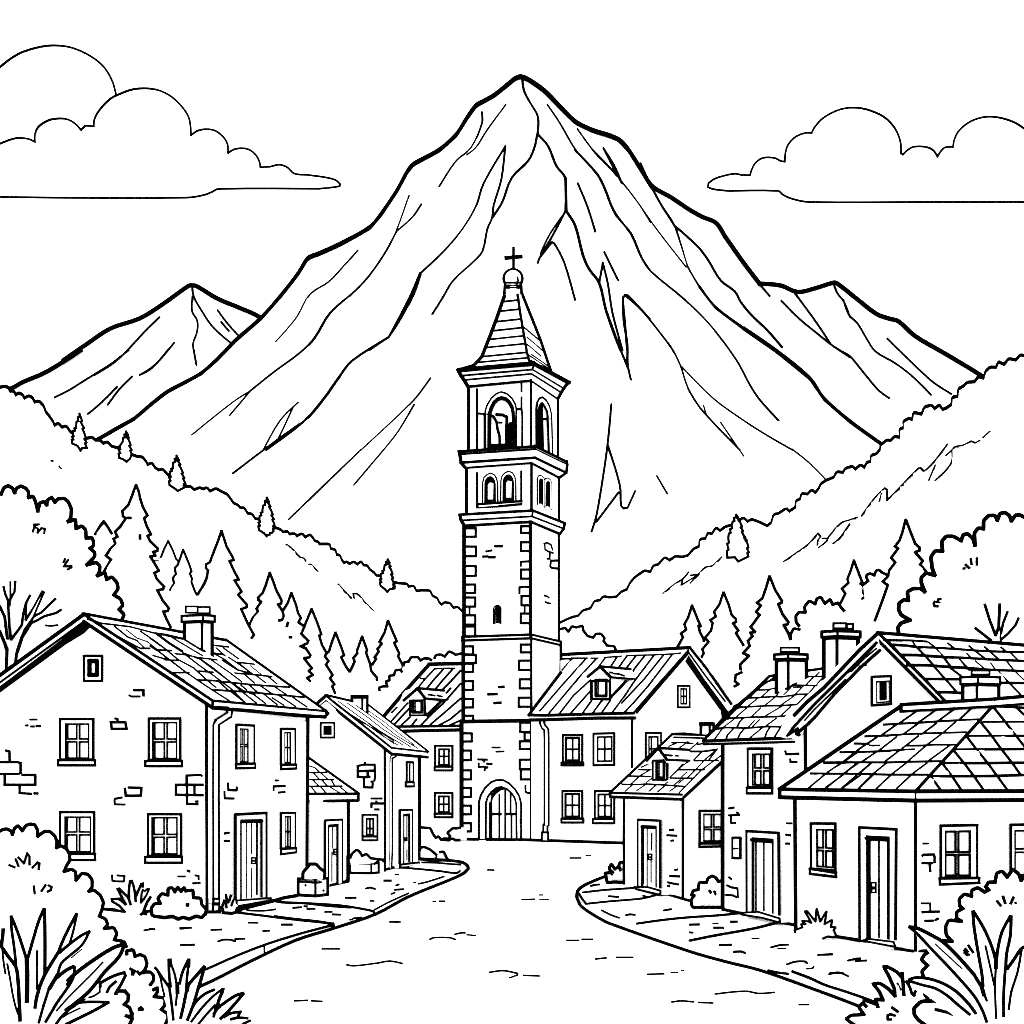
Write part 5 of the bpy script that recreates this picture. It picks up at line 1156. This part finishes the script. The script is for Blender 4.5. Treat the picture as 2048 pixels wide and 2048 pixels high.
leafy("small plant with narrow upright blades at the bottom left beside the kerb", 10.6, [PX('s', b) for b in ('705,1200 800,1330 890,1480 945,1880 960,2300 915,2300 905,1900 880,1750 845,1600 770,1320', '885,1095 960,1280 1000,1520 975,1690 970,2300 930,2300 900,1500', '1145,1095 1125,1280 1040,1850 1000,2300 960,2300 1000,1500 1060,1270', '1350,1190 1310,1330 1200,1680 1050,2300 1000,2300 1100,1600 1230,1320', '1465,1490 1240,1640 1060,2300 1030,2300 1170,1720', '1590,1470 1510,1700 1200,2300 1080,2300 1300,1740', '1850,1525 1730,1680 1550,1860 1200,2300 1150,2300 1520,1720 1690,1590', '1815,1770 1690,1870 1930,1850 1835,1940 1300,2300 1200,2300 1600,1830')], cv('s', 1000, 2300),
   S('s', """6 710,1208 735,1235 800,1330 880,1440 | 5.5 890,1450 920,1650 945,1875 | 4 725,1225 775,1330 800,1450 832,1580 | 6 885,1100 890,1300 908,1450 | 8 900,1105 912,1180 | 5 910,1150 960,1280 985,1410 | 8 995,1410 998,1530 | 4.5 995,1520 975,1690 | 6 1135,1105 1060,1270 1025,1410 | 8 1142,1105 1140,1190 | 5.5 1138,1190 1125,1300 1110,1480 | 7 1340,1195 1230,1320 1140,1430 1125,1500
   | 6.5 1115,1500 1075,1700 1040,1850 | 7 1345,1200 1310,1330 1260,1490 | 6.5 1260,1490 1200,1690 1128,1875 | 6 1465,1492 1350,1545 1240,1640 1185,1730 | 5 1575,1482 1450,1580 1300,1740 1178,1900 | 7 1585,1480 1575,1520 1540,1600 1505,1720 | 6 1490,1730 1465,1835 | 5 1480,1690 1370,1810 1270,1932 | 6.5 1845,1535 1760,1560 1690,1600 1520,1725 1470,1800 | 6.5 1845,1545 1730,1680 1640,1780 1555,1860 | 6 1812,1775 1690,1792 1600,1840 | 6 1800,1790 1770,1850 1690,1870 | 5.5 1690,1868 1800,1850 1900,1858 | 5.5 1930,1890 1840,1932"""))
# foreground, right
bush('bush', "tall scalloped bush at the right edge in front of the hip roofed house", 'bush', S('p', "7.5 2050,960 1980,915 1905,1020 1880,955 1825,912 1770,985 1720,928 1668,948 1652,1035 1590,1035 1562,1080 1590,1110 1550,1130 1485,1088 1428,1112 1425,1170 1355,1150 1305,1200 1312,1265 1340,1290 1282,1322 1280,1385 1325,1412 1205,1402 1175,1460 1180,1545 1235,1605 1160,1602 | 7.5 1040,1690 970,1735 940,1785 1000,1840 945,1895 960,1950 985,1990"),
     PX('p', '900,2700 2700,2700 2700,1000'), 11.6, .9, cv('p', 1750, 2000), S('p', "5 1675,1220 1705,1260 | 5 1730,1172 1750,1240 | 5 1830,1185 1805,1240 | 4 1850,1230 1852,1240") + S('q', "4.5 1395,1172 1440,1240 | 4.5 1355,1220 1405,1262 | 4 1355,1245 1385,1270 | 4 1365,1205 1390,1235"))
leafy("large plant with long arching blades at the bottom right corner", 9.8, [PX('q', b) for b in ('825,990 1050,1070 1300,1280 1550,1640 1620,2500 1560,2500 1450,1660 1050,1220 840,1010', '1440,835 1540,1000 1660,1330 1665,1880 1700,2500 1640,2500 1545,1640 1490,1250', '1808,880 1800,1080 1745,1450 1730,1850 1720,2500 1680,2500 1665,1300 1720,1040', '1935,1185 1870,1430 1785,1790 1740,2500 1700,2500 1755,1430', '815,1520 1000,1490 1280,1610 1465,1825 1600,2500 1520,2500 1280,1730 1000,1565')], cv('q', 1660, 2500),
   S('q', """7.5 830,995 910,1010 1050,1080 1150,1140 1300,1285 1450,1455 | 8 1520,1560 1545,1650 | 5 1545,1640 1572,1705 | 7 1450,1455 1520,1570 | 6 835,1005 900,1060 1050,1220 1250,1430 1450,1660 1530,1800 1570,1908 | 2.4 1075,1160 1200,1275 1330,1395 | 6.5 1437,845 1450,1000 1490,1250 1525,1450 1535,1560 | 6.5 1445,845 1540,1000 1620,1180 1655,1300 | 8 1662,1290 1660,1390 | 4.5 1660,1390 1652,1560 1662,1880
   | 4 1560,1180 1610,1400 1645,1560 | 6.5 1800,890 1720,1040 1680,1200 1668,1300 | 6.5 1808,890 1800,1080 1765,1250 1755,1400 | 6 1750,1420 1735,1650 1735,1855 | 7 1940,1185 1900,1210 1840,1300 1770,1400 | 5 1908,1220 1870,1430 1810,1620 1785,1790 | 8 815,1535 830,1505 | 6.5 830,1500 880,1485 1000,1492 1150,1540 1280,1620 1400,1740 1462,1825 | 6 850,1525 950,1555 1080,1590 1200,1665 1280,1735 1405,1838"""))
bush('bush', "spiky lobed bush at the bottom right corner below the kerb", 'bush', S('q', "7 320,1960 215,1885 260,1848 385,1840 335,1768 375,1728 405,1760 | 6 385,1700 505,1745 520,1762 | 7 520,1765 495,1692 570,1700 530,1610 470,1542 540,1538 620,1590 685,1660 680,1590 625,1465 575,1378 605,1375 700,1425 750,1480 | 7 755,1440 765,1550 772,1650"),
     PX('q', '900,1700 960,1750 960,2700 200,2700 200,1990'), 10.4, .4, cv('q', 600, 1950), S('q', "3 710,1540 740,1600 | 6 800,1525 830,1580 850,1640 870,1655 882,1620 | 5 660,1775 710,1810 | 4.5 615,1885 615,1850 640,1838 682,1850 | 4.5 618,1888 645,1888"))
bush('bush', "smooth lobed bush at the bottom right under the arching blades", 'bush', S('q', "7 1005,1692 968,1640 980,1590 960,1560 | 7.5 975,1940 910,1892 872,1840 868,1780 940,1712 1100,1708 1250,1762 1400,1838"),
     PX('q', '1900,2000 1900,2700 1000,2700'), 10.2, .4, cv('q', 1300, 2100), S('q', "6 1080,1792 1200,1822 1350,1882 1450,1935"), body=PX('q', '975,1940 910,1892 872,1840 868,1780 940,1712 1100,1708 1250,1762 1400,1838 1900,2000 1900,2700 1000,2700'))
# by the right hand houses and the square
bush('shrub', "spiky topped shrub at the foot of the hip roofed house's front wall", 'shrub', S('o', "3.8 1035,1490 1085,1472 1072,1440 1115,1440 1080,1410 1130,1410 1170,1428 1140,1370 1108,1320 1130,1312 1212,1415 1222,1280 1258,1415 1320,1310 1310,1385 1300,1440 1375,1398 1360,1468 1408,1470 1388,1500 1412,1550 1395,1568 1330,1560 1285,1580"), PX('o', '1250,1568 1160,1572 1090,1545 1025,1535'), 18.5, .2, cv('o', 1230, 1510))
bush('shrub', "scalloped shrub at the corner of the tall house", 'shrub', S('l', "5.5 1420,1505 1385,1512 1360,1475 1325,1457 1285,1480 1270,1522 1200,1520 1190,1590 1142,1600 1125,1640 1152,1648 1122,1690 1130,1755 1195,1775 1230,1758 1255,1772 1300,1762 1330,1775 1410,1777"), PX('l', '1480,1777 1480,1520'), 23.5, .25, cv('l', 1310, 1680), S('l', "4.5 1298,1600 1312,1620 | 3 1342,1605 1355,1635 | 3 1355,1610 1358,1640"))
bush('shrub', "small shrub with spiky top left of the low right hand house's wall", 'shrub', S('l', "5.5 478,1330 435,1325 420,1365 440,1400 | 5.5 420,1370 385,1390 352,1342 330,1380 345,1425 290,1430 300,1465 310,1525 380,1515 470,1527"), PX('l', '560,1527 560,1340'), 29.6, .25, cv('l', 420, 1470), S('l', "3.5 345,1400 370,1425 | 3 350,1440 355,1445"))
bush('shrub', "clipped shrub beside the back wall, farther from the tower than its neighbour", 'shrub', S('j', "4.6 -60,1470 0,1475 50,1478 82,1542 105,1572 130,1558 155,1590 230,1595"), PX('j', '230,1600 -60,1600'), 56.0, .4, cv('j', 40, 1580), base=RZ)
bush('shrub', "rounded shrub touching the foot of the bell tower's left edge", 'shrub', S('j', "4.6 238,1585 240,1555 215,1525 270,1478 300,1482 340,1475 | 4.6 230,1595 262,1580 300,1598 335,1595"), PX('j', '400,1595 400,1475'), 56.3, .3, cv('j', 330, 1560), base=RZ, body=PX('j', '238,1595 240,1555 215,1525 270,1478 300,1482 340,1475 400,1475 400,1598'))
bush('shrub', "larger dome shaped shrub against the narrow house at the kerb's end", 'shrub', S('f', "4.8 1400,945 1440,935 1500,962 1545,1000 1568,1025 1545,1070 1400,1072"), [], 39.4, .3, cv('f', 1450, 1050))
bush('shrub', "thin hooked little shrub at the tip of the left pavement", 'shrub', S('f', "4.8 1592,985 1630,982 1655,1035 1672,1080"), PX('f', '1560,1080 1570,1020'), 39.0, .2, cv('f', 1620, 1060))

# ---------------------------------------------------------------- trees
def trunk(root, x, y, Y, r, z0=RZ):
    m = MB()
    p = at(x, y, Y)
    lathe(m, Vector((p.x, Y, 0)), [(r * 1.5, z0 - .1), (r, z0 + 1.2), (r * .7, max(z0 + 1.5, p.z + r * 2))], 10)
    return m.build('trunk', root, None, 'white_foliage')
def conifer(label, c, left, right, Y, w=4.6, more=(), extra='', base=None, group='conifers behind the village'):
    L, R_ = PX(c, left), PX(c, right)
    y0, y1 = min(L[0][1], R_[0][1]), max(L[-1][1], R_[-1][1])
    z0 = RZ if base is None else base
    root = thing('conifer_tree', Vector((at(L[0][0], 0, Y).x, Y, z0)), label, 'conifer', group)
    Ls, Rs = sorted(L, key=lambda p: p[1]), sorted(R_, key=lambda p: p[1])
    def X(P, y):
        for k in range(len(P) - 1):
            if P[k][1] <= y <= P[k + 1][1]:
                d = P[k + 1][1] - P[k][1]
                return lerp(P[k][0], P[k + 1][0], (y - P[k][1]) / d if d else 0)
        return P[0][0] if y < P[0][1] else P[-1][0]
    mb, rings, n = MB(), [], 14
    for k in range(33):
        y = lerp(y0 + 1, y1, k / 32)
        a, b = X(Ls, y), X(Rs, y)
        rad = max(.02, (b - a) * .5 * Y / F)
        ctr = at((a + b) / 2, y, Y)
        rings.append([ctr + Vector((rad * cos(2 * pi * j / n), .7 * rad * sin(2 * pi * j / n), 0)) for j in range(n)])
    mb.loft(rings, 0)
    W = (X(Rs, y1) - X(Ls, y1)) * .5 * Y / F
    for s in (L, R_) + tuple(PX(c, m) for m in more):
        r = w * .5 * Y / F
        mb.ink([at(x, y, Y - .7 * W * .45 - r) for x, y in s], w, 0)
    if extra: mb.draw(S(c, extra), .5)
    mb.build('crown', root, None, 'white_foliage')
    trunk(root, (L[-1][0] + R_[-1][0]) / 2, y1, Y, max(.12, W * .14), z0)
    return root
CN = 'conifers behind the left cottages'
conifer("tallest conifer on the left, beside the round crowned tree", 't', '1313,338 1272,450 1240,530 1182,590 1188,640 1215,660 1160,740 1112,790 1132,835 1097,860 1115,910 1062,960 1022,1020 1072,1060 1030,1130 1000,1182', '1316,338 1340,400 1355,470 1380,550 1425,632 1392,660 1420,740 1458,815 1425,830 1450,880 1522,950 1520,975 1480,985 1500,1020 1452,1030 1490,1090 1535,1165 1492,1188 1515,1245 1585,1320 1575,1345 1520,1355 1570,1450 1632,1530 1620,1555 1578,1562 1612,1640 1648,1710', 60, 5, extra="4 1240,655 1262,655 | 4.5 1352,825 1352,858", group=CN)
conifer("small conifer tip peeking between the round crowned tree and the tallest conifer", 't', '1000,690 965,735 940,780 918,815', '1003,690 1030,725 1055,765 1078,805', 76, 5, group=CN)
conifer("slim conifer directly right of the tallest one, touching it", 't', '1625,878 1580,965 1552,1040 1530,1060 1485,1070', '1625,878 1670,970 1700,1050 1722,1075', 80, 3.6, group=CN)
conifer("slim conifer in the dip left of the second tallest left conifer", 't', '1768,962 1735,1060 1715,1110 1690,1135 1690,1170 1700,1195 1668,1238 1680,1290 1640,1355', '1768,962 1790,1010 1830,1110 1850,1170 1835,1195 1855,1240 1850,1275 1885,1370 1903,1400', 78, 4, group=CN)
conifer("second tallest conifer on the left, above the cottage chimney", 'u', '690,298 655,400 610,515 578,600 540,622 542,660 560,680 545,760 500,850 458,912', '692,298 740,450 800,555 808,580 768,590 820,700 858,768 818,778 885,885 852,915 935,1010 935,1035 882,1055 945,1195 1005,1305 980,1335', 66, 4.8, group=CN)
conifer("mid sized conifer with its tip level with the cottage chimney's top", 'u', '1157,702 1115,830 1085,900 1042,945 1045,965 1072,985 1028,1050 1042,1080 992,1140 960,1205', '1157,702 1185,770 1220,870 1272,970 1268,1000 1238,1010 1280,1070 1292,1120 1275,1160 1245,1165', 71, 4.8, group=CN)
conifer("left side conifer with a very long wavy right edge beside two floating flecks", 'u', '1365,898 1332,990 1288,1062', '1367,898 1410,1010 1430,1090 1458,1140 1435,1180 1492,1222 1462,1292 1530,1360 1520,1385 1450,1418 1505,1430 1550,1500 1540,1520 1490,1530 1565,1625 1535,1650 1575,1690 1520,1720 1548,1750', 75, 4.6, extra="4.5 1332,1185 1322,1220 | 5 1350,1325 1365,1325", group=CN)
conifer("slender conifer whose right side trails down to the narrow house roof", 'u', '1560,1052 1520,1150 1488,1222', '1562,1052 1618,1190 1655,1295 1635,1310 1662,1400 1705,1475 1690,1510 1725,1555 1700,1590 1765,1690 1740,1722 1782,1780 1760,1800 1788,1865', 79, 4.6, group=CN)
conifer("left one of two little conifers of equal height beside the tower side conifer", 'v', '583,1280 542,1390 520,1465 490,1490', '586,1280 640,1420 668,1500 640,1520 682,1600 718,1658', 85, 4.6, group=CN)
conifer("right one of two little conifers of equal height beside the tower side conifer", 'v', '840,1318 790,1460 795,1480 755,1525 768,1560 722,1658', '842,1318 890,1450 880,1475 918,1580 930,1650 985,1715 985,1742', 88, 4.6, group=CN)
conifer("left bank conifer nearest to the bell tower, above the dormer house", 'v', '1090,1165 1060,1275 1008,1370 1030,1388 988,1440 1000,1465 960,1520 975,1535 938,1592', '1093,1165 1140,1280 1178,1365 1152,1380 1200,1480 1190,1510 1232,1590 1235,1628', 84, 4.6, group=CN)
CR_ = 'conifers behind the right houses'
conifer("shortest conifer at the right, behind the big gabled house's roof peak", 'x', '405,1018 370,1130 332,1200 348,1250 298,1290 318,1325 265,1418', '408,1018 460,1150 492,1220 468,1215 485,1280 518,1340 522,1365', 75, 4.6, group=CR_)
conifer("mid height conifer at the right, between the shortest and the broadest one", 'x', '708,893 670,1010 618,1080 635,1125 582,1160 605,1190 590,1260 532,1330 565,1370 505,1440 518,1480 486,1542', '712,893 760,1010 790,1110 832,1150 832,1180 802,1190 855,1260 832,1285 872,1350 905,1405', 70, 4.6, group=CR_)
conifer("broad tall conifer behind the tall house's left chimney", 'x', '1153,738 1120,850 1085,950 1032,992 1070,1020 1025,1080 1058,1110 1000,1190 972,1225 1015,1275 968,1282 990,1315 945,1362 962,1410 898,1480 955,1505 920,1540 870,1590 875,1638', '1157,738 1210,870 1275,975 1270,995 1240,1005 1280,1100 1338,1180 1330,1200 1295,1210 1340,1290 1358,1345', 62, 5, more=('885,1665 828,1690 820,1750 855,1780 800,1810 820,1850', '812,1868 810,1920'), group=CR_)
conifer("small conifer between two bushes behind the tall house's right chimney", 'y', '288,825 255,930 225,1005 235,1040 172,1098 205,1145 158,1240', '290,825 330,930 368,1030 350,1055 385,1090 375,1140 398,1180 368,1195', 75, 4.6, group=CR_)
conifer("tallest conifer at the right, against the right hand round crowned tree", 'y', '788,432 755,560 730,630 685,690 715,710 648,800 688,845 630,920 620,975 568,1030 615,1065 590,1140 550,1250 492,1405', '792,432 840,560 880,660 922,700 922,730 882,745 955,830 930,865 985,930', 58, 5, group=CR_)
HT = 'conifers along the hill ridges'
def hill_conifer(c, pts, label):
    P = PX(c, pts)
    yb = max(p[1] for p in P); hm_ = MESH['hill'][1 if c == 'A' else 0]
    h_ = hm_.hit(sum(p[0] for p in P) / len(P), yb)
    Y = (h_.y if h_ else 320) - 4
    k = min(range(len(P)), key=lambda i: P[i][1])
    P = P[k:] + P[:k]
    yb = max(p[1] for p in P)
    root = thing('conifer_tree', at(P[0][0], yb, Y), label, 'conifer', HT)
    mb = MB()
    cx = (min(p[0] for p in P) + max(p[0] for p in P)) / 2
    inflate(mb, P, Y, 1.6, (cx, (P[0][1] + yb) / 2 + 8), 4)
    J, n = [], len(P)
    for i in range(n):
        a, b = P[i], P[(i + 1) % n]
        J.append(a)
        if abs(b[1] - a[1]) > 10:
            sg = 1 if (a[0] + b[0]) / 2 > cx else -1
            for t in (.35, .7): J += [(lerp(a[0], b[0], t) + sg * 1.6, lerp(a[1], b[1], t)), (lerp(a[0], b[0], t + .06) - sg * 1.6, lerp(a[1], b[1], t + .06))]
    rim(mb, [(4.2, J + J[:1])], Y, 3, 6)
    mb.build('crown', root, None, 'white_foliage')
    m = MB()
    b = at(P[0][0], yb, Y)
    lathe(m, Vector((b.x, Y, b.z)), [(.7, -4), (.6, -.5), (.4, 1.5)], 8)
    m.build('trunk', root, None, 'white_foliage')
hill_conifer('w', '512,410 545,540 555,620 560,630 530,632 518,648 500,618 465,602 470,540 490,490', "small conifer on the left hill ridge, highest up the slope")
hill_conifer('w', '812,525 830,580 848,670 838,700 815,720 795,705 768,695 770,620 790,590', "tiny conifer on the left hill ridge where the big mountain's edge comes down")
hill_conifer('w', '1137,680 1165,760 1190,850 1188,885 1145,908 1130,895 1092,870 1095,800 1112,750', "conifer at the middle of the left hill ridge")
hill_conifer('w', '1718,950 1745,1030 1765,1115 1762,1165 1718,1200 1700,1180 1668,1160 1670,1090 1690,1030', "conifer on the left hill ridge above the second tallest valley conifer")
hill_conifer('v', '1088,572 1120,670 1142,790 1155,855 1110,862 1085,888 1060,860 1020,830 1020,740 1055,660', "conifer lowest down the left hill ridge, nearest to the tower")
hill_conifer('A', '1198,1060 1225,1110 1245,1190 1270,1240 1278,1330 1212,1362 1190,1335 1142,1338 1148,1210 1172,1130', "lone conifer on the right hill ridge")

def round_tree(label, Y, D, c, outl, close, inner, tx, w_group=None, body=None, r=.5, name='broadleaf_tree', gz=0):
    b = at(tx, 0, Y); b.z = gz
    root = thing(name, b, label, 'tree', w_group)
    mb = MB()
    px = body or [p for _, s in outl for p in s] + close
    if Y < 30: D = min(D, .42) * (.5 if Y < 11.5 else 1)
    inflate(mb, px, Y, D, c)
    if inner: mb.draw([(w * .9, s) for w, s in inner], .6, 8)
    rim(mb, [(w * (.88 if Y < 15 else 1), lobes(s, (c[0], c[1] + 40))) for w, s in outl], Y, D, 1.4 * D)
    mb.build('crown', root, None, 'white_foliage')
    trunk(root, tx, c[1] + 60, Y, r, gz)
    return root
round_tree("big round crowned broadleaf tree at the left edge behind the front cottage", 40, 1.6, cv('t', 300, 1100), S('t', "6.6 -60,440 10,425 40,362 80,345 120,368 140,412 160,370 200,347 250,370 275,402 275,460 320,445 345,505 365,590 385,510 430,498 450,530 460,482 500,457 530,505 560,472 620,467 660,500 690,570 685,650 658,692 730,672 735,758 790,733 828,772 832,850 890,848 905,890 900,930 870,950 915,990 915,1030 838,1110 930,1085 965,1122 962,1170 940,1215 1015,1182 1030,1250 1080,1225 1130,1280 1142,1340 1100,1400 1165,1440 1188,1500 1150,1540 1200,1590 1178,1640"),
   PX('t', '1100,1900 -600,1900 -600,700'), S('t', "3.4 315,790 330,745 330,720 375,718 345,745 365,760 362,800 | 3.4 362,800 400,755 435,760 425,805 | 3.4 612,1085 628,1050 | 3.4 625,1110 660,1060 | 3.4 612,1125 690,1118 690,1135 650,1155"), 60, 'broadleaf trees', r=.5)
round_tree("big round crowned broadleaf tree at the right edge behind the tall house", 36, 1.6, cv('y', 1700, 1300), S('y', "7 720,1530 715,1470 745,1430 830,1402 745,1352 720,1300 725,1240 770,1205 815,1212 805,1130 860,1097 930,1097 975,1130 940,1045 940,990 985,947 1070,970 1045,900 1032,790 1075,732 1145,735 1137,640 1180,592 1250,592 1325,635 1345,577 1390,567 1440,620 1458,680 1452,560 1490,512 1540,520 1542,440 1590,392 1650,390 1675,435 1700,372 1750,362 1790,392 1812,442 1850,387 1890,385 1960,420"),
   PX('y', '2600,420 2600,1900 800,1900'), S('y', "4 1345,902 1360,903 | 4.5 1368,865 1405,900 | 4.5 1418,815 1425,860 | 4.5 1478,805 1478,865 | 4 1128,1195 1105,1200 1098,1225 | 3.4 1065,1222 1118,1235 | 4.5 1060,1240 1068,1265 1100,1268"), 1950, 'broadleaf trees', r=.5)
round_tree("scalloped round bush behind the tall house's two chimneys", 68, 2, cv('x', 1650, 1200), S('x', "5.6 1440,1218 1412,1180 1408,1120 1440,1083 1500,1085 1492,1030 1540,972 1595,1005 1612,952 1650,938 1690,1000 1740,958 1765,1010 1820,992 1840,1030 1875,1072 | 5 1357,1345 1362,1290 1388,1240 1445,1252"), [], None, cv('x', 1650, 0)[0], None, PX('x', '1440,1300 1412,1180 1408,1120 1440,1083 1500,1085 1492,1030 1540,972 1595,1005 1612,952 1650,938 1690,1000 1740,958 1765,1010 1820,992 1840,1030 1875,1072 1890,1400 1440,1400'), .3, 'round_bush', RZ)
round_tree("small scalloped bush wedged between two conifers left of the right hand tree", 72, 1.5, cv('y', 500, 1060), S('y', "5.2 380,1058 425,1025 410,990 412,965 445,950 485,970 502,925 530,915 565,945 605,962"), PX('y', '620,1250 400,1250'), None, cv('y', 500, 0)[0], None, None, .3, 'round_bush', RZ)
round_tree("scalloped bush right beside the bell tower above the big gabled house", 64, 2, cv('i', 1500, 1150), S('i', "4.8 1315,1005 1352,992 1385,1030 1420,978 1460,990 1520,972 1530,1020 1570,1072 1625,1088 1650,1052 1700,1050 1735,1092 1725,1120 1760,1165 1830,1172 1848,1220"), PX('i', '1860,1400 1300,1400'), None, cv('i', 1500, 0)[0], None, None, .3, 'round_bush', RZ)
round_tree("scalloped bank of bush left of the bell tower above the dormer house's roof", 66, 2, cv('v', 1450, 1720), S('v', "4.8 1010,1840 1003,1812 1045,1800 1085,1800 1070,1752 1105,1742 1105,1697 1150,1692 1162,1645 1215,1640 1225,1660 | 5 1240,1600 1245,1570 1290,1560 1315,1518 1380,1517 1405,1550 1440,1530 1490,1532 1510,1548 | 4.8 1540,1530 1555,1497 1600,1492 1640,1512 1680,1462 1720,1478 1745,1495 1808,1480"), PX('v', '1900,1480 1900,1900 1010,1900'), None, cv('v', 1450, 0)[0], None, None, .3, 'round_bush', RZ)

# bare trees: pale limbs with inked sides, black twigs
def bare(label, name, c, Y, limbs, strokes, gz=0.0):
    P0 = PX(c, limbs[0])[0]
    b = at(P0[0], 0, Y); b.z = gz
    root = thing(name, b, label, 'tree')
    m = MB()
    for k, L in enumerate(limbs):
        P = PX(c, L)
        n = len(P)
        inflate(m, P, Y, .12, (sum(p[0] for p in P) / n, sum(p[1] for p in P) / n), 2)
    m.build('trunk', root, None, 'white_foliage')
    t = MB()
    for w, s in strokes: t.ink([at(x, y, Y - .15) for x, y in s], w, 0)
    t.build('twigs', root, None, 'white_foliage')
    return root
bare("bare leafless tree at the far left edge behind the front cottage's roof", 'bare_tree', 'a', 27, ['60,700 50,440 0,300 -60,200 -60,420 20,700', '60,760 62,300 50,0 85,-200 100,0 100,300 115,380 150,330 215,240 240,60 280,0 250,190 290,200 200,370 150,520 150,640 150,900 60,900'],
  S('t', """5.5 -30,1480 0,1515 45,1610 55,1700 70,1820 | 5.5 -30,1700 0,1760 45,1870 65,1932 | 4.6 35,1325 50,1390 75,1450 85,1600 90,1700 105,1830 | 3.6 100,1275 102,1450 | 4.6 148,1270 140,1370 95,1450 90,1500 | 4.6 108,1830 160,1760 210,1690 225,1580 250,1480 290,1405 | 3.6 255,1480 250,1640 330,1510 410,1360 | 3.6 428,1370 370,1500 320,1620
    | 4.6 250,1640 300,1560 | 4.6 535,1438 470,1500 400,1570 330,1605 300,1650 | 4.6 588,1545 540,1575 430,1605 350,1650 285,1680 | 5.5 290,1670 240,1740 200,1840 170,1932 | 3.6 445,1695 490,1700 555,1692""") + S('a', "5.5 0,305 40,400 68,470 60,670 | 5.5 165,500 155,560 150,610 | 5.5 170,500 215,360 290,240"))
bare("bare sprigs of a leafless shrub rising behind the tall house's ridge at the right", 'bare_shrub', 'y', 28, ['1600,1700 1640,1550 1690,1550 1720,1700 1720,2000 1600,2000'],
  S('y', "5 1553,1250 1600,1400 1655,1545 | 5.5 1698,1250 1690,1400 1688,1470 1658,1545 | 3 1705,1480 1705,1610 | 4.6 1772,1325 1730,1430 1710,1530 | 4.6 1878,1385 1850,1450 1780,1530 1712,1590 | 5 1462,1480 1540,1540 1610,1595"))
